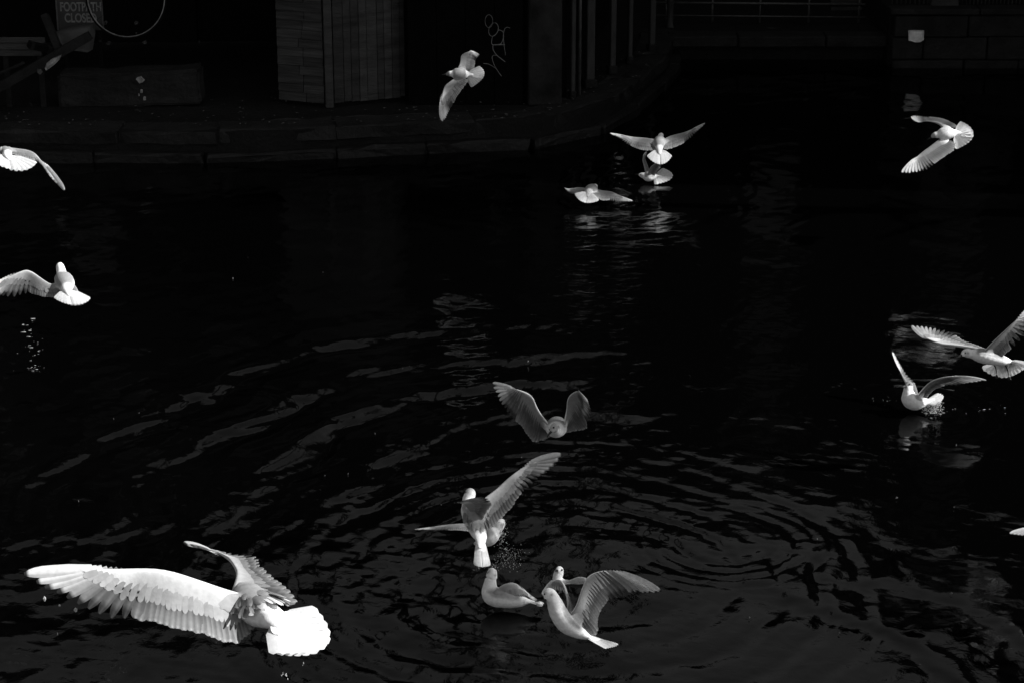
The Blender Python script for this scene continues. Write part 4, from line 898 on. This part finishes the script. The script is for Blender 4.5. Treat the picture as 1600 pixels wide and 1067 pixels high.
gull('gull cut off by the left edge with brilliant white tail, upper left', 13.8,
     [(12, 243, -.06), (11, 241, -.02), (9, 238, .04), (7, 236.5, .09), (6, 237, .13), (5, 239, .16), (5, 241, .22)], (.0, .85, .5),
     [(-20, 249, -.12), (27, 266, -.16), (56, 255.5, -.10)],
     [W([(12, 232.5, .06), (26, 234, .06), (41, 235.5, .05), (53, 240, .03), (67, 254, .01), (82.5, 273, .0), (101.5, 297.5, .0)], [(18, 240, -.04), (39, 247.5, -.04), (55, 251, -.03), (66, 259, -.02), (76, 272, -.01), (89, 287, .0), (100.5, 298, .0)], 3, 2, 1, black=.02),
      W([(4, 232.5, .06), (-12, 236, .06), (-28, 246, .04), (-55, 290, .0)], [(0, 241, -.04), (-18, 250, -.03), (-32, 258, -.02), (-55, 291, .0)], 2, 2, 1)], radii=[.018, .030, .036, .034, .026, .024, .0085], tailw=1.3)
gull('gull near the left edge with arched wing, raised head and pale spread tail', 13.4,
     [(106, 455, -.07), (104, 450, -.03), (102, 443, .03), (98, 434, .07), (96, 426, .09), (94, 417, .10), (95, 411, .15)], (.05, .6, .8),
     [(87, 467, -.11), (117, 476, -.15), (139.5, 468, -.10)],
     [W([(95, 440, .03), (79, 444, .03), (65, 435, .02), (46, 423, .0), (31, 425, -.02), (0, 442, -.06), (-40, 475, -.1)], [(98, 456, -.04), (84, 464, -.02), (63, 463, .0), (45, 458.5, .02), (20, 464, .0), (0, 464, -.04), (-25, 475, -.08), (-40, 476, -.1)], 3, 3, 1),
      W([(102, 434, .08), (110, 440, .16), (119, 451, .26), (127, 464, .4)], [(106, 450, -.01), (113, 456, .1), (119, 461, .22), (127, 465, .4)], 2, 2, 1)], tailw=1.25)
gull('gull mostly outside the right edge, only a pale wing tip showing', 11.,
     [(1730, 836, .0), (1718, 835, .0), (1705, 832, .0), (1690, 830, .0), (1682, 829, .0), (1674, 828, .0), (1662, 831, .0)], (.0, 1., .1),
     [(1748, 832, .05), (1758, 838, .0), (1748, 842, -.05)],
     [W([(1694, 828, -.03), (1665, 815, -.08), (1630, 820, -.1), (1577, 831.5, -.1)], [(1708, 836, -.03), (1670, 838, -.1), (1635, 837, -.12), (1600, 836, -.11), (1577.5, 833, -.1)], 2, 2, 1, black=0.),
      W([(1694, 824, .03), (1675, 800, .1), (1685, 780, .15), (1720, 760, .2)], [(1712, 828, .03), (1705, 805, .1), (1708, 790, .15), (1722, 762, .2)], 2, 2, 1)])

# ------------------------------------------------------------------ bread, splashes, droplets
def lump(name, c, r, m, label, cat):
    bm = bmesh.new(); bmesh.ops.create_icosphere(bm, subdivisions=2, radius=r)
    for v in bm.verts: v.co *= random.uniform(.75, 1.15); v.co.x *= 1.5
    me = bpy.data.meshes.new(name); bm.to_mesh(me); bm.free(); me.materials.append(m); o = bpy.data.objects.new(name, me); col.objects.link(o); o.location = tuple(c); tag(o, label, cat); return o
lump('bread_crust', at(843, 943, 11.62), .015, M_WHITE, 'white piece of bread at the lunging gull\'s beak', 'bread')
M_DROP = bpy.data.materials.new('water_drop'); M_DROP.use_nodes = True
_p = M_DROP.node_tree.nodes['Principled BSDF']; _p.inputs['Base Color'].default_value = (.9, .9, .9, 1); _p.inputs['Roughness'].default_value = .08; _p.inputs['IOR'].default_value = 1.33; _p.inputs['Transmission Weight'].default_value = .75
_n = M_DROP.node_tree.nodes.new('ShaderNodeTexNoise'); _n.inputs['Scale'].default_value = 40; M_DROP.node_tree.links.new(_n.outputs[0], _p.inputs['Roughness'])
_ico = bmesh.new(); bmesh.ops.create_icosphere(_ico, subdivisions=1, radius=1); _iv = [np.array(v.co) for v in _ico.verts]; _ico.verts.index_update(); _if = [[v.index for v in f.verts] for f in _ico.faces]
def splash(label, D, clusters, glint_beads=False):
    mb = MB()
    for (u, v, su, sv, n, rmin, rmax) in clusters:
        for i in range(n):
            c = at(random.gauss(u, su), random.gauss(v, sv), D + random.gauss(0, .05)); r = random.uniform(rmin, rmax) if random.random() < .8 else rmax * 1.5
            if c[2] < .003: c[2] = .003
            st = np.array([random.uniform(.6, 1.3), 1, random.uniform(.7, 2.2)])
            if glint_beads: c = atz(random.gauss(u, su), random.gauss(v, sv), .004); st = np.array([random.uniform(1.5, 5), 1.6, .35])  # flattened beads laid on the water in place of sun glints
            mb.add([c + q * r * st for q in _iv], _if)
    o = mb.build('spray_and_glints', M_DROP, None, True); tag(o, label, 'spray', kind='stuff')
splash('spray of droplets under the rising gull', 12.3, [(785, 832, 4, 10, 190, .0006, .0019), (797, 868, 10, 10, 240, .0005, .0018), (770, 882, 14, 5, 120, .0005, .0018), (748, 880, 5, 6, 70, .0005, .0016)])
splash('bright spray thrown up behind the alighting gull', 15.25, [(1457, 637, 8, 3.5, 260, .0007, .0022), (1468, 629, 3, 4, 80, .0007, .0025), (1390, 625, 12, 4, 10, .0006, .0018)])
splash('flat beads standing in for glints on the ripples right of the alighting gull', 15., [(1525, 638, 34, 3, 11, .0006, .0018), (1458, 645, 9, 3, 60, .0006, .002)], True)
splash('flat beads standing in for glints on the ripples below the gull at the left', 13.3, [(42, 512, 6, 8, 10, .0012, .0036), (55, 545, 10, 10, 22, .0008, .003), (55, 575, 9, 3, 20, .0006, .002)], True)
splash('drops falling from the largest gull', 4.75, [(445, 1052, 2, 5, 8, .0012, .0022), (474, 1036, .6, 2, 4, .0008, .0012), (70, 934, 1, 1, 1, .002, .0024), (92, 944, 1, 1, 1, .002, .0024), (118, 953, 1, 1, 1, .002, .0024)])
